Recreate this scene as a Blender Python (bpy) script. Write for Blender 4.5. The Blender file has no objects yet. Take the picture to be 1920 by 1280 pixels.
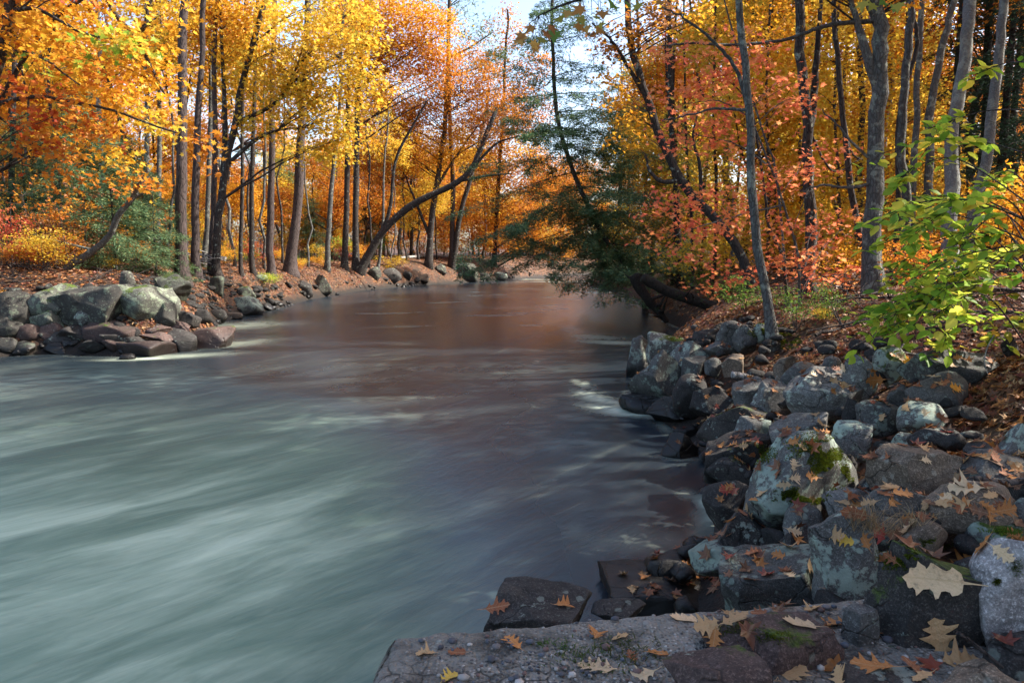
import bpy, bmesh, math, random
import numpy as np
from math import radians, sin, cos, tan, atan, pi, sqrt
from mathutils import Vector, Matrix
from mathutils.bvhtree import BVHTree

SC = bpy.context.scene
COL = SC.collection

# ------------------------------------------------------------------ camera
FPX = 1280.0                       # focal length in pixels of a 1920 wide frame (24 mm on 36 mm)
PITCH = atan(160 / 1280.0)
CAMZ = 2.4
cam_d = bpy.data.cameras.new('camera')
cam_d.lens = 24.0
cam_d.sensor_width = 36.0
cam_d.clip_start = 0.05
cam_d.clip_end = 1500.0
cam = bpy.data.objects.new('camera', cam_d)
cam.location = (0, 0, CAMZ)
cam.rotation_euler = (pi / 2 - PITCH, 0, 0)
COL.objects.link(cam)
SC.camera = cam

# ------------------------------------------------------------------ sky, sun, exposure
SUN_AZ = radians(82)               # to the right of the view direction (+y)
SUN_EL = radians(41)
world = bpy.data.worlds.new('World')
SC.world = world
world.use_nodes = True
wn = world.node_tree.nodes
wl = world.node_tree.links
wn.clear()
w_out = wn.new('ShaderNodeOutputWorld')
w_bg = wn.new('ShaderNodeBackground')
w_sky = wn.new('ShaderNodeTexSky')
w_sky.sky_type = 'NISHITA'
w_sky.sun_disc = False
w_sky.sun_elevation = SUN_EL
w_sky.sun_rotation = SUN_AZ
w_sky.air_density = 1.0
w_sky.dust_density = 3.0
w_sky.ozone_density = 1.2
w_bg.inputs['Strength'].default_value = 0.15
wl.new(w_sky.outputs[0], w_bg.inputs['Color'])
wl.new(w_bg.outputs[0], w_out.inputs['Surface'])

sun_d = bpy.data.lights.new('sun', 'SUN')
sun_d.energy = 4.4
sun_d.angle = radians(0.5)
sun_d.color = (1.0, 0.93, 0.82)
sun = bpy.data.objects.new('sun', sun_d)
SUN_DIR = Vector((sin(SUN_AZ) * cos(SUN_EL), cos(SUN_AZ) * cos(SUN_EL), sin(SUN_EL)))
sun.rotation_euler = SUN_DIR.to_track_quat('Z', 'Y').to_euler()
sun.location = (20, 10, 40)
COL.objects.link(sun)

SC.view_settings.view_transform = 'Standard'
SC.view_settings.look = 'None'
SC.view_settings.exposure = 1.6
SC.view_settings.gamma = 1.0
SC.view_settings.use_curve_mapping = False
SC.cycles.max_bounces = 9
SC.cycles.diffuse_bounces = 5
SC.cycles.glossy_bounces = 3
SC.cycles.transmission_bounces = 6
SC.cycles.caustics_reflective = False
SC.cycles.caustics_refractive = False

# ------------------------------------------------------------------ pixel -> world helpers
CP, SP = cos(PITCH), sin(PITCH)
def ray(px, py):
    cx = (px - 960) / FPX
    cy = (640 - py) / FPX
    return np.array((cx, CP + cy * SP, -SP + cy * CP))
def on_z(px, py, z=0.0):
    d = ray(px, py)
    t = (z - CAMZ) / d[2]
    return np.array((0, 0, CAMZ)) + d * t
def at_y(px, py, Y):
    d = ray(px, py)
    return np.array((0, 0, CAMZ)) + d * (Y / d[1])

# ------------------------------------------------------------------ value noise (numpy)
_rs = np.random.RandomState(7)
_TAB = _rs.rand(4096).astype(np.float64)
def _hash(i, j, k, s):
    h = (i * 73856093) ^ (j * 19349663) ^ (k * 83492791) ^ (s * 2654435)
    return _TAB[(h ^ (h >> 7)) & 4095]
def vnoise(P, scale=1.0, seed=0):
    P = np.asarray(P, dtype=np.float64) * scale + seed * 13.37
    I = np.floor(P).astype(np.int64)
    f = P - I
    f = f * f * (3 - 2 * f)
    x, y, z = I[..., 0], I[..., 1], I[..., 2]
    fx, fy, fz = f[..., 0], f[..., 1], f[..., 2]
    def L(a, b, t): return a + (b - a) * t
    c = [[[_hash(x + a, y + b, z + d, seed) for d in (0, 1)] for b in (0, 1)] for a in (0, 1)]
    r = L(L(L(c[0][0][0], c[1][0][0], fx), L(c[0][1][0], c[1][1][0], fx), fy),
          L(L(c[0][0][1], c[1][0][1], fx), L(c[0][1][1], c[1][1][1], fx), fy), fz)
    return r * 2 - 1
def fbm(P, scale=1.0, octv=4, seed=0, gain=0.5):
    a, s, r = 1.0, scale, 0.0
    for o in range(octv):
        r = r + a * vnoise(P, s, seed + o)
        a *= gain
        s *= 2.03
    return r

# ------------------------------------------------------------------ mesh building
def mk_mesh(name, V, faces, mat=None, smooth=True, col=None, attrs=None):
    """V (n,3); faces: list of integer arrays (m,3) or (m,4)."""
    V = np.asarray(V, dtype=np.float32)
    faces = [np.asarray(f, dtype=np.int32) for f in faces if len(f)]
    me = bpy.data.meshes.new(name)
    me.vertices.add(len(V))
    me.vertices.foreach_set('co', V.ravel())
    nl = sum(f.size for f in faces)
    npoly = sum(len(f) for f in faces)
    me.loops.add(nl)
    me.polygons.add(npoly)
    me.loops.foreach_set('vertex_index', np.concatenate([f.ravel() for f in faces]))
    tot = np.concatenate([np.full(len(f), f.shape[1], dtype=np.int32) for f in faces])
    start = np.concatenate([[0], np.cumsum(tot)[:-1]]).astype(np.int32)
    me.polygons.foreach_set('loop_start', start)
    me.polygons.foreach_set('loop_total', tot)
    me.polygons.foreach_set('use_smooth', np.full(npoly, bool(smooth)))
    if col is not None:
        ca = me.color_attributes.new('Col', 'FLOAT_COLOR', 'POINT')
        c4 = np.ones((len(V), 4), dtype=np.float32)
        c4[:, :3] = col
        ca.data.foreach_set('color', c4.ravel())
    if attrs:
        for k, a in attrs.items():
            a = np.asarray(a, dtype=np.float32)
            if a.ndim == 1:
                at = me.attributes.new(k, 'FLOAT', 'POINT')
                at.data.foreach_set('value', a)
            else:
                at = me.attributes.new(k, 'FLOAT_VECTOR', 'POINT')
                at.data.foreach_set('vector', a.ravel())
    me.update(calc_edges=True)
    if mat is not None:
        me.materials.append(mat)
    return me

class MB:
    """collects pieces into one mesh"""
    def __init__(self):
        self.V, self.F, self.C, self.n = [], {3: [], 4: []}, [], 0
    def add(self, V, faces, col=None):
        V = np.asarray(V, dtype=np.float64)
        for f in faces:
            f = np.asarray(f, dtype=np.int64)
            if len(f):
                self.F[f.shape[1]].append(f + self.n)
        self.V.append(V)
        if col is not None:
            c = np.asarray(col, dtype=np.float64)
            if c.ndim == 1:
                c = np.tile(c, (len(V), 1))
            self.C.append(c)
        self.n += len(V)
    def mesh(self, name, mat=None, smooth=True, off=None):
        V = np.concatenate(self.V)
        if off is not None:
            V = V - np.asarray(off)
        fs = [np.concatenate(v) for v in self.F.values() if v]
        col = np.concatenate(self.C) if self.C and sum(len(c) for c in self.C) == len(V) else None
        return mk_mesh(name, V, fs, mat, smooth, col)

def link(name, data, loc=None, parent=None):
    o = bpy.data.objects.new(name, data)
    COL.objects.link(o)
    if parent is not None:
        o.parent = parent
    if loc is not None:
        o.location = loc
    return o
def tag(o, label=None, cat=None, group=None, kind=None):
    if label: o['label'] = label
    if cat: o['category'] = cat
    if group: o['group'] = group
    if kind: o['kind'] = kind
    return o

def catmull(P, n):
    P = np.asarray(P, dtype=np.float64)
    if len(P) == 2:
        t = np.linspace(0, 1, n)[:, None]
        return P[0] + (P[1] - P[0]) * t
    Q = np.vstack([2 * P[0] - P[1], P, 2 * P[-1] - P[-2]])
    u = np.linspace(0, len(P) - 1 - 1e-9, n)
    i = u.astype(int)
    t = (u - i)[:, None]
    p0, p1, p2, p3 = Q[i], Q[i + 1], Q[i + 2], Q[i + 3]
    return 0.5 * (2 * p1 + (p2 - p0) * t + (2 * p0 - 5 * p1 + 4 * p2 - p3) * t ** 2 + (3 * p1 - p0 - 3 * p2 + p3) * t ** 3)

def tube(path, rad, sides=8, lump=0.0, seed=0, cap=True):
    path = np.asarray(path, dtype=np.float64)
    n = len(path)
    rad = np.broadcast_to(np.asarray(rad, dtype=np.float64), (n,))
    T = np.gradient(path, axis=0)
    T /= np.linalg.norm(T, axis=1)[:, None] + 1e-12
    ref = np.array((1.0, 0.13, 0.07)) if abs(T[0][2]) > 0.6 else np.array((0.05, 0.1, 1.0))
    U = np.cross(T, ref)
    U /= np.linalg.norm(U, axis=1)[:, None] + 1e-12
    W = np.cross(T, U)
    a = np.linspace(0, 2 * pi, sides, endpoint=False)
    ring = np.cos(a)[None, :, None] * U[:, None, :] + np.sin(a)[None, :, None] * W[:, None, :]
    R = rad[:, None, None]
    V = path[:, None, :] + ring * R
    if lump:
        nz = fbm(V.reshape(-1, 3) * np.array((1, 1, 0.35)), 0.9 / max(rad.max(), 1e-3), 2, seed).reshape(n, sides, 1)
        V = V + ring * R * nz * lump
    V = V.reshape(-1, 3)
    i = np.arange(n - 1)[:, None] * sides
    j = np.arange(sides)[None, :]
    jn = (j + 1) % sides
    F = np.stack([i + j, i + jn, i + jn + sides, i + j + sides], -1).reshape(-1, 4)
    faces = [F]
    if cap and sides >= 3:
        V = np.vstack([V, path[-1] + T[-1] * rad[-1] * 0.6, path[0] - T[0] * rad[0] * 0.3])
        b = (n - 1) * sides
        k = np.arange(sides)
        kn = (k + 1) % sides
        faces.append(np.stack([b + k, b + kn, np.full(sides, n * sides)], -1))
        faces.append(np.stack([kn, k, np.full(sides, n * sides + 1)], -1))
    return V, faces

# ------------------------------------------------------------------ node helpers
class NT:
    def __init__(self, name):
        self.m = bpy.data.materials.new(name)
        self.m.use_nodes = True
        self.t = self.m.node_tree
        self.t.nodes.clear()
        self.out = self.t.nodes.new('ShaderNodeOutputMaterial')
    def n(self, typ, **kw):
        nd = self.t.nodes.new(typ)
        for k, v in kw.items():
            setattr(nd, k, v)
        return nd
    def l(self, a, b):
        self.t.links.new(a, b)
    def sock(self, nd, key, v):
        s = nd.inputs[key]
        if hasattr(v, 'is_output') or isinstance(v, bpy.types.NodeSocket):
            self.l(v, s)
        elif isinstance(v, tuple) and len(v) == 3 and s.type == 'RGBA':
            s.default_value = (*v, 1)
        else:
            s.default_value = v
    def noise(self, vec, scale, detail=4, rough=0.55, dist=0.0, fac=True):
        nd = self.n('ShaderNodeTexNoise')
        if vec is not None: self.l(vec, nd.inputs['Vector'])
        nd.inputs['Scale'].default_value = scale
        nd.inputs['Detail'].default_value = detail
        nd.inputs['Roughness'].default_value = rough
        nd.inputs['Distortion'].default_value = dist
        return nd.outputs['Fac'] if fac else nd.outputs['Color']
    def voro(self, vec, scale, feat='F1', out='Distance', rnd=1.0):
        nd = self.n('ShaderNodeTexVoronoi', feature=feat)
        if vec is not None: self.l(vec, nd.inputs['Vector'])
        nd.inputs['Scale'].default_value = scale
        nd.inputs['Randomness'].default_value = rnd
        return nd.outputs[out]
    def ramp(self, fac, stops, mode='LINEAR'):
        nd = self.n('ShaderNodeValToRGB')
        cr = nd.color_ramp
        cr.interpolation = mode
        while len(cr.elements) < len(stops):
            cr.elements.new(0.5)
        for e, (p, c) in zip(cr.elements, stops):
            e.position = p
            e.color = (*c, 1) if isinstance(c, tuple) else (c, c, c, 1)
        self.l(fac, nd.inputs[0])
        return nd.outputs[0]
    def mix(self, fac, a, b, mode='MIX'):
        nd = self.n('ShaderNodeMix', data_type='RGBA', blend_type=mode)
        nd.clamp_factor = True
        self.sock(nd, 0, fac)
        self.sock(nd, 6, a)
        self.sock(nd, 7, b)
        return nd.outputs[2]
    def math(self, op, a, b=0.0, c=0.0, clamp=False):
        nd = self.n('ShaderNodeMath', operation=op)
        nd.use_clamp = clamp
        self.sock(nd, 0, a)
        self.sock(nd, 1, b)
        if op in ('MULTIPLY_ADD', 'SMOOTH_MIN'): self.sock(nd, 2, c)
        return nd.outputs[0]
    def vmath(self, op, a, b):
        nd = self.n('ShaderNodeVectorMath', operation=op)
        self.sock(nd, 0, a)
        self.sock(nd, 1, b)
        return nd.outputs[0]
    def maprange(self, v, a, b, c=0.0, d=1.0, smooth=False):
        nd = self.n('ShaderNodeMapRange')
        nd.interpolation_type = 'SMOOTHSTEP' if smooth else 'LINEAR'
        self.sock(nd, 0, v)
        for i, x in enumerate((a, b, c, d)):
            nd.inputs[i + 1].default_value = x
        return nd.outputs[0]
    def bump(self, h, strength=0.3, dist=0.02, normal=None):
        nd = self.n('ShaderNodeBump')
        nd.inputs['Strength'].default_value = strength
        nd.inputs['Distance'].default_value = dist
        self.l(h, nd.inputs['Height'])
        if normal is not None: self.l(normal, nd.inputs['Normal'])
        return nd.outputs[0]
    def bsdf(self, col, rough=0.8, normal=None, spec=0.5):
        nd = self.n('ShaderNodeBsdfPrincipled')
        self.sock(nd, 'Base Color', col)
        self.sock(nd, 'Roughness', rough)
        nd.inputs['Specular IOR Level'].default_value = spec
        if normal is not None: self.l(normal, nd.inputs['Normal'])
        return nd
    def done(self, sh):
        self.l(sh, self.out.inputs['Surface'])
        return self.m

# ------------------------------------------------------------------ river outline and height field
def W(*pts): return [tuple(on_z(px, py)[:2]) for px, py in pts]
LEFT_SHORE = [(-30, -40), (-24, -15), (-20, 0), (-17.5, 10)] + W((0, 668), (100, 664), (220, 668), (320, 662), (425, 645), (400, 612), (450, 592),
              (520, 578), (580, 561), (680, 545), (760, 537), (840, 532), (900, 528), (955, 526)) + [(8, 88), (22, 97), (45, 104), (90, 110)]
RIGHT_SHORE = [(90, 88), (45, 80), (24, 70), (13, 60)] + W((1100, 536), (1165, 546), (1195, 565), (1235, 598), (1290, 622), (1235, 660), (1178, 760),
              (1245, 792), (1312, 838), (1328, 930), (1335, 1010), (1240, 1065)) + [(1.0, 4.2), (0.9, 3.4), (0.55, 2.85), (-0.3, 2.42), (-0.5, 2.1), (-0.75, 1.5), (-1.1, 0), (-2.4, -15), (-6, -40)]
POLY = np.array(LEFT_SHORE + RIGHT_SHORE)
def shore_d(x, y):
    """signed distance to the river's edge: positive on land"""
    x = np.asarray(x, dtype=np.float64); y = np.asarray(y, dtype=np.float64)
    best = np.full(x.shape, 1e9)
    inside = np.zeros(x.shape, dtype=bool)
    A = POLY; B = np.roll(POLY, -1, axis=0)
    for (ax, ay), (bx, by) in zip(A, B):
        dx, dy = bx - ax, by - ay
        t = np.clip(((x - ax) * dx + (y - ay) * dy) / (dx * dx + dy * dy), 0, 1)
        best = np.minimum(best, (x - ax - t * dx) ** 2 + (y - ay - t * dy) ** 2)
        cond = (ay > y) != (by > y)
        with np.errstate(divide='ignore', invalid='ignore'):
            xi = ax + (y - ay) * dx / (dy if dy != 0 else 1e-12)
        inside ^= cond & (x < xi)
    d = np.sqrt(best)
    return np.where(inside, -d, d)
def height(x, y):
    x = np.asarray(x, dtype=np.float64); y = np.asarray(y, dtype=np.float64)
    d = shore_d(x, y)
    dp = np.maximum(d, 0)
    wl_ = np.clip((y - 14) / 6, 0, 1) * np.clip((2 + 0.12 * y - x) / 4, 0, 1)      # the far shore rises more steeply
    z = (1.35 + 0.55 * wl_) * (1 - np.exp(-dp / 1.1)) + (1.2 - 0.65 * wl_) * (1 - np.exp(-dp / 7.0))
    z = z + 0.02 * np.maximum(dp - 18, 0) * (1 + 0.5 * np.sin(x * 0.05))
    rr = np.sqrt((x - 0.9) ** 2 + (y - 1.5) ** 2)
    z = np.minimum(z, 0.82 + 0.28 * np.maximum(rr - 1.3, 0) + np.maximum(-2 - y, 0))
    P = np.stack([x, y, np.zeros_like(x)], -1)
    amp = np.clip(dp / 1.5, 0, 1)
    z = z + amp * (0.16 * vnoise(P, 0.23, 3) + 0.09 * vnoise(P, 0.7, 4) + 0.035 * vnoise(P, 2.1, 5))
    bed = -0.9 * (1 - np.exp(np.minimum(d, 0) / 1.2)) - 0.02
    return np.where(d > 0, z, bed)
def hit(px, py, tmax=140.0):
    d = ray(px, py)
    t = 1.0 * (tmax / 1.0) ** np.linspace(0, 1, 700)
    P = np.array((0, 0, CAMZ)) + d * t[:, None]
    h = height(P[:, 0], P[:, 1])
    h = np.maximum(h, 0.0)
    below = np.nonzero(P[:, 2] <= h)[0]
    if len(below) == 0:
        return P[-1]
    k = below[0]
    if k == 0: return P[0]
    a, b = P[k - 1], P[k]
    fa, fb = a[2] - h[k - 1], b[2] - h[k]
    s = fa / (fa - fb + 1e-9)
    return a + (b - a) * s

# ================================================================== GROUND (leaf-strewn forest floor and river bed)
def graded(lo, hi, c, n, k):
    u = np.linspace(-1, 1, n)
    s = np.sinh(k * u) / np.sinh(k)
    return np.where(s < 0, c + s * (c - lo), c + s * (hi - c))
gx = graded(-260, 260, 1.0, 330, 5.2)
gy = np.concatenate([[-60, -40, -25, -15, -9, -6], np.geomspace(1, 32, 190) - 5, np.geomspace(28, 420, 170)])
GX, GY = np.meshgrid(gx, gy)
GZ = height(GX.ravel(), GY.ravel())
_d = shore_d(GX.ravel(), GY.ravel())
# hollows under the boulder bank: the stones stand on each other over dark gaps
GZ = GZ - 0.22 * np.clip(_d / 0.3, 0, 1) * np.clip((2.3 - _d) / 0.8, 0, 1) * (GY.ravel() < 13) * (GY.ravel() > 2.2) * (GX.ravel() > 0)
GZ = GZ.reshape(GX.shape)
ny_, nx_ = GX.shape
ii = np.arange(ny_ - 1)[:, None] * nx_ + np.arange(nx_ - 1)[None, :]
GF = np.stack([ii, ii + 1, ii + nx_ + 1, ii + nx_], -1).reshape(-1, 4)
GV = np.stack([GX, GY, GZ], -1).reshape(-1, 3)

t = NT('forest_floor')
geo = t.n('ShaderNodeNewGeometry').outputs['Position']
cells = t.n('ShaderNodeTexVoronoi'); cells.inputs['Scale'].default_value = 13.0
wv = t.vmath('ADD', geo, t.vmath('MULTIPLY', t.noise(geo, 9, 2, fac=False), (0.08, 0.08, 0.08)))
t.l(wv, cells.inputs['Vector'])
sep = t.n('ShaderNodeSeparateColor'); t.l(cells.outputs['Color'], sep.inputs[0])
leafc = t.ramp(sep.outputs[0], [(0.0, (0.03, 0.012, 0.007)), (0.25, (0.08, 0.030, 0.013)), (0.5, (0.15, 0.052, 0.02)), (0.72, (0.22, 0.09, 0.035)), (0.9, (0.30, 0.18, 0.09)), (1.0, (0.18, 0.04, 0.02))])
soil = t.mix(t.noise(geo, 4, 4), (0.018, 0.011, 0.007), (0.05, 0.03, 0.018))
edge = t.maprange(cells.outputs['Distance'], 0.3, 0.75)
cov = t.maprange(t.noise(geo, 0.9, 4), 0.36, 0.6)
c1 = t.mix(t.math('MULTIPLY', edge, 0.85), leafc, soil)
c2 = t.mix(cov, soil, c1)
sepz = t.n('ShaderNodeSeparateXYZ'); t.l(geo, sepz.inputs[0])
wet = t.maprange(t.math('ADD', sepz.outputs[2], t.math('MULTIPLY', t.noise(geo, 2.5, 3), -0.5)), -0.1, 0.22, 1, 0)
c3 = t.mix(wet, c2, (0.014, 0.010, 0.007))
bmp = t.bump(t.math('ADD', sep.outputs[1], t.noise(geo, 30, 3)), 0.8, 0.03)
bs = t.bsdf(c3, 0.75, bmp, 0.3)
M_FLOOR = t.done(bs.outputs[0])
g = link('ground', mk_mesh('ground', GV, [GF], M_FLOOR))
tag(g, kind='structure')

# ================================================================== RIVER
def curve_g(y):
    yy = np.linspace(-60, 130, 1901)
    s = np.interp(yy, [-60, 2, 8, 16, 30, 60, 130], [1.0, 1.0, 0.75, 0.35, 0.12, 0.10, 0.6])
    G = np.concatenate([[0], np.cumsum((s[1:] + s[:-1]) / 2 * 0.1)])
    return np.interp(y, yy, G)
rx = graded(-42, 100, 0.5, 300, 3.6)
ry = np.concatenate([[-40, -20, -8, -3], np.geomspace(2, 120, 300) - 1.5])
RX, RY = np.meshgrid(rx, ry)
RP = np.stack([RX, RY, np.zeros_like(RX)], -1).reshape(-1, 3)
cross = RP[:, 0] - curve_g(RP[:, 1])
along = RP[:, 1] * 1.15
FLOW = np.stack([cross, along, np.zeros_like(cross)], -1)
def sm(x, a, b):
    t_ = np.clip((x - a) / (b - a), 0, 1)
    return t_ * t_ * (3 - 2 * t_)
dsh = -shore_d(RP[:, 0], RP[:, 1])
x_, y_ = RP[:, 0], RP[:, 1]
# entrained air of the race below the dam: strong near the camera's side upstream, fading downstream and towards the quiet right edge
edge_x = np.interp(y_, [2, 5, 8, 11, 15], [0.6, 0.35, 0.0, -1.6, -6])
milky = (1 - sm(y_, 3.5, 18)) ** 0.8 * (1 - sm(x_ - edge_x, -2.6, 0.9))
milky = np.clip(milky, 0, 1)
milky = np.maximum(milky, 0.16 * (1 - sm(y_, 9, 24)) * (1 - sm(x_ - np.interp(y_, [2, 8, 12, 20, 40], [0.6, 0.5, 1.0, 3.0, 8.0]), -1.5, 0.8)))
foam = np.zeros(len(RP))
foam = 0.45 * np.exp(-((dsh - 0.06) / 0.10) ** 2) * np.clip(vnoise(RP, 1.7, 51) + 0.15, 0, 1) * (y_ < 40) * (y_ > 4)
def streak(px, py, dx, dy, ln, wd, amt):
    """a line of white water: centre given by a pixel on the surface, direction (dx,dy) on the water, length and width in metres"""
    global foam
    c = on_z(px, py)
    n_ = sqrt(dx * dx + dy * dy); dx, dy = dx / n_, dy / n_
    u = (x_ - c[0]) * dx + (y_ - c[1]) * dy
    v = -(x_ - c[0]) * dy + (y_ - c[1]) * dx
    v = v - 0.08 * u * u / max(ln, 0.1)
    foam = np.maximum(foam, amt * np.exp(-(u / ln) ** 2 - (v / wd) ** 2))
streak(1180, 776, 1, -0.30, 0.50, 0.15, 1.0)
streak(1140, 766, 1, -0.6, 0.45, 0.16, 1.0)
streak(1108, 742, 0.6, -1, 0.5, 0.13, 0.8)
streak(1130, 752, 1, -0.9, 0.5, 0.16, 0.8)
streak(1092, 722, 0.25, -1, 0.5, 0.10, 0.5)
streak(1150, 642, 1, -0.3, 0.9, 0.35, 0.55)
streak(1120, 632, 1, -0.5, 0.8, 0.5, 0.35)
streak(270, 673, 1, 0.25, 0.8, 0.16, 1.0)
streak(330, 668, 1, 0.3, 1.1, 0.35, 0.5)
streak(180, 657, 1, 0.1, 0.9, 0.2, 0.4)
streak(440, 645, 0.7, 1, 1.0, 0.6, 0.4)
streak(440, 612, 0.6, 1, 1.5, 1.2, 0.35)
streak(1325, 945, -0.3, 1, 0.30, 0.07, 0.9)
streak(1340, 970, 0.2, 1, 0.12, 0.05, 0.8)
streak(1215, 1020, 1, 0.4, 0.35, 0.16, 0.18)
streak(1170, 1010, 1, 0.6, 0.4, 0.2, 0.14)
streak(1265, 858, 1, -0.3, 0.24, 0.08, 0.35)
streak(990, 524, 1, 0.1, 3.5, 0.6, 0.9)
streak(1040, 528, 1, 0.05, 3.0, 0.5, 0.9)
streak(1130, 548, 1, -0.1, 1.8, 0.5, 0.9)
streak(1150, 541, 1, 0.0, 2.0, 0.5, 0.7)
for (a, b, l_, w_, m_) in [(835, 567, .9, .3, .7), (730, 587, 1.1, .25, .55), (930, 591, 1.0, .35, .55), (985, 586, .8, .2, .5), (1035, 572, .7, .25, .5), (1025, 557, 1.0, .25, .5),
                           (1040, 580, .5, .2, .6), (920, 553, 1.2, .3, .5), (1000, 610, .6, .2, .4), (760, 612, .8, .25, .35), (1080, 560, 1., .3, .4), (880, 548, 1.4, .3, .3),
                           (700, 760, 1.0, .5, .5), (640, 790, 1.2, .4, .35), (880, 770, 1.0, .35, .4), (960, 700, 1.0, .6, .2), (560, 720, 1.2, .4, .3), (390, 790, 1., .2, .35)]:
    streak(a, b, 1, 0.35, l_ * 1.25, w_ * 0.8, m_ * (0.45 if b > 680 else 0.75))
RP[:, 2] = 0.018 * vnoise(FLOW * np.array((1.0, 0.35, 1)), 0.9, 21) + 0.05 * milky * vnoise(FLOW * np.array((1.0, 0.4, 1)), 0.8, 22) * sm(dsh, 0, 0.8)
ny2, nx2 = RX.shape
ii = np.arange(ny2 - 1)[:, None] * nx2 + np.arange(nx2 - 1)[None, :]
RF = np.stack([ii, ii + 1, ii + nx2 + 1, ii + nx2], -1).reshape(-1, 4)
keep = (dsh[RF] > -0.9).any(axis=1)
t = NT('river_water')
at = t.n('ShaderNodeAttribute', attribute_name='flow').outputs['Vector']
am = t.n('ShaderNodeAttribute', attribute_name='milky').outputs['Fac']
af = t.n('ShaderNodeAttribute', attribute_name='foam').outputs['Fac']
fl = t.vmath('MULTIPLY', at, (1.0, 0.20, 1.0))
fl2 = t.vmath('MULTIPLY', at, (1.0, 0.42, 1.0))
warp = t.vmath('SUBTRACT', t.noise(fl2, 0.45, 4, fac=False), (0.5, 0.5, 0.5))
wob = t.vmath('ADD', fl2, t.vmath('MULTIPLY', warp, (2.2, 1.6, 0)))
n1 = t.noise(wob, 0.62, 6, 0.58)
n2 = t.noise(t.vmath('ADD', fl, t.vmath('MULTIPLY', warp, (1.3, 0.9, 0))), 2.6, 6, 0.62)
n3 = t.noise(t.vmath('ADD', fl, t.vmath('MULTIPLY', warp, (1.3, 0.6, 0))), 13.0, 4, 0.6)
# white streaks and clouds of foam drawn out along the flow by the long exposure
st = t.math('ADD', t.math('MULTIPLY', n1, 0.62), t.math('ADD', t.math('MULTIPLY', n2, 0.28), t.math('MULTIPLY', n3, 0.10)))
whit = t.maprange(st, 0.44, 0.70, 0, 1, True)
milk = t.math('MULTIPLY', am, t.maprange(n1, 0.25, 0.7, 0.55, 1.0), clamp=True)
foamy = t.math('MULTIPLY', af, t.maprange(t.math('ADD', t.math('MULTIPLY', n2, 0.5), t.math('MULTIPLY', n3, 0.5)), 0.30, 0.62, 0.35, 1.0), clamp=True)
faint = t.math('MULTIPLY', t.maprange(n2, 0.50, 0.78, 0, 0.13, True), t.maprange(n1, 0.4, 0.65))
white = t.math('MAXIMUM', foamy, t.math('MAXIMUM', t.math('MULTIPLY', whit, t.math('MULTIPLY', t.math('POWER', am, 1.3), 0.62)), faint), clamp=True)
deep = t.mix(n1, (0.009, 0.016, 0.024), (0.018, 0.024, 0.031))
body = t.ramp(milk, [(0.0, (0.0, 0.0, 0.0)), (0.30, (0.040, 0.072, 0.082)), (0.62, (0.085, 0.145, 0.108)), (1.0, (0.185, 0.275, 0.19))])
c1 = t.mix(t.maprange(milk, 0.0, 0.3), deep, body)
c2 = t.mix(white, c1, (0.62, 0.70, 0.54))
rg = t.math('ADD', 0.24, t.math('MULTIPLY', t.math('MAXIMUM', milk, white), 0.35))
bm = t.bump(t.math('ADD', n2, t.math('MULTIPLY', n3, 0.5)), 0.30, 0.05)
bs = t.bsdf(c2, rg, bm, 0.5)
bs.inputs['IOR'].default_value = 1.33
M_WATER = t.done(bs.outputs[0])
river = link('river_water', mk_mesh('river_water', RP, [RF[keep]], M_WATER, attrs={'flow': FLOW, 'milky': milky, 'foam': foam}))
tag(river, kind='structure')

# ================================================================== CONCRETE LEDGE under the camera
LZ = 1.12
def ledge():
    A = on_z(742, 1184, LZ)[:2]; B = on_z(1625, 1112, LZ)[:2]; Cc = on_z(684, 1280, LZ)[:2]
    ub = (B - A) / np.linalg.norm(B - A)
    ul = (Cc - A) / np.linalg.norm(Cc - A)
    Ls, Lb = 3.2, np.linalg.norm(B - A) + 0.5
    nu, nv = 120, 110
    us = np.linspace(0, 1, nu) * Lb; vs = np.linspace(0, 1, nv) ** 1.3 * Ls
    U_, V_ = np.meshgrid(us, vs)
    P = A[None, None, :] + U_[..., None] * ub + V_[..., None] * ul
    P3 = np.stack([P[..., 0], P[..., 1], np.full(U_.shape, LZ)], -1).reshape(-1, 3)
    nz = fbm(P3, 3.0, 4, 31)
    ed = np.minimum(U_, V_).ravel()
    roundv = -0.03 * np.exp(-ed / 0.02)
    P3[:, 2] += 0.012 * nz + 0.006 * vnoise(P3, 40, 32) + roundv
    crumble = np.exp(-ed / 0.03)[:, None] * 0.02 * vnoise(P3, 9, 33)[:, None]
    P3[:, :2] += crumble
    V = [P3]
    ii = np.arange(nv - 1)[:, None] * nu + np.arange(nu - 1)[None, :]
    F = [np.stack([ii, ii + nu, ii + nu + 1, ii + 1], -1).reshape(-1, 4)]
    # side walls under the back edge (row 0) and the river edge (column 0)
    n0 = len(P3)
    for idx, outd in ((np.arange(nu), -ul), (np.arange(nv) * nu, -ub)):
        top = P3[idx]
        rows = [top]
        base = n0
        for k, dz in enumerate((0.05, 0.25, 0.6, 1.1, 1.7)):
            w_ = top.copy(); w_[:, 2] = LZ - dz
            w_[:, :2] += outd * 0.012 + 0.02 * vnoise(w_, 4, 34)[:, None] * outd
            V.append(w_)
            rows.append(base + k * len(idx) + np.arange(len(idx)))
        prev = idx
        for r in rows[1:]:
            q = np.stack([prev[:-1], prev[1:], r[1:], r[:-1]], -1)
            F.append(q)
            prev = r
        n0 += 5 * len(idx)
    return np.vstack(V), F, A, ub, ul
LV, LF, LA, LUB, LUL = ledge()
t = NT('weathered_concrete')
geo = t.n('ShaderNodeNewGeometry').outputs['Position']
base = t.mix(t.noise(geo, 3.5, 5), (0.125, 0.113, 0.096), (0.29, 0.27, 0.235))
vc = t.n('ShaderNodeTexVoronoi'); vc.inputs['Scale'].default_value = 85; t.l(geo, vc.inputs['Vector'])
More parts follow.
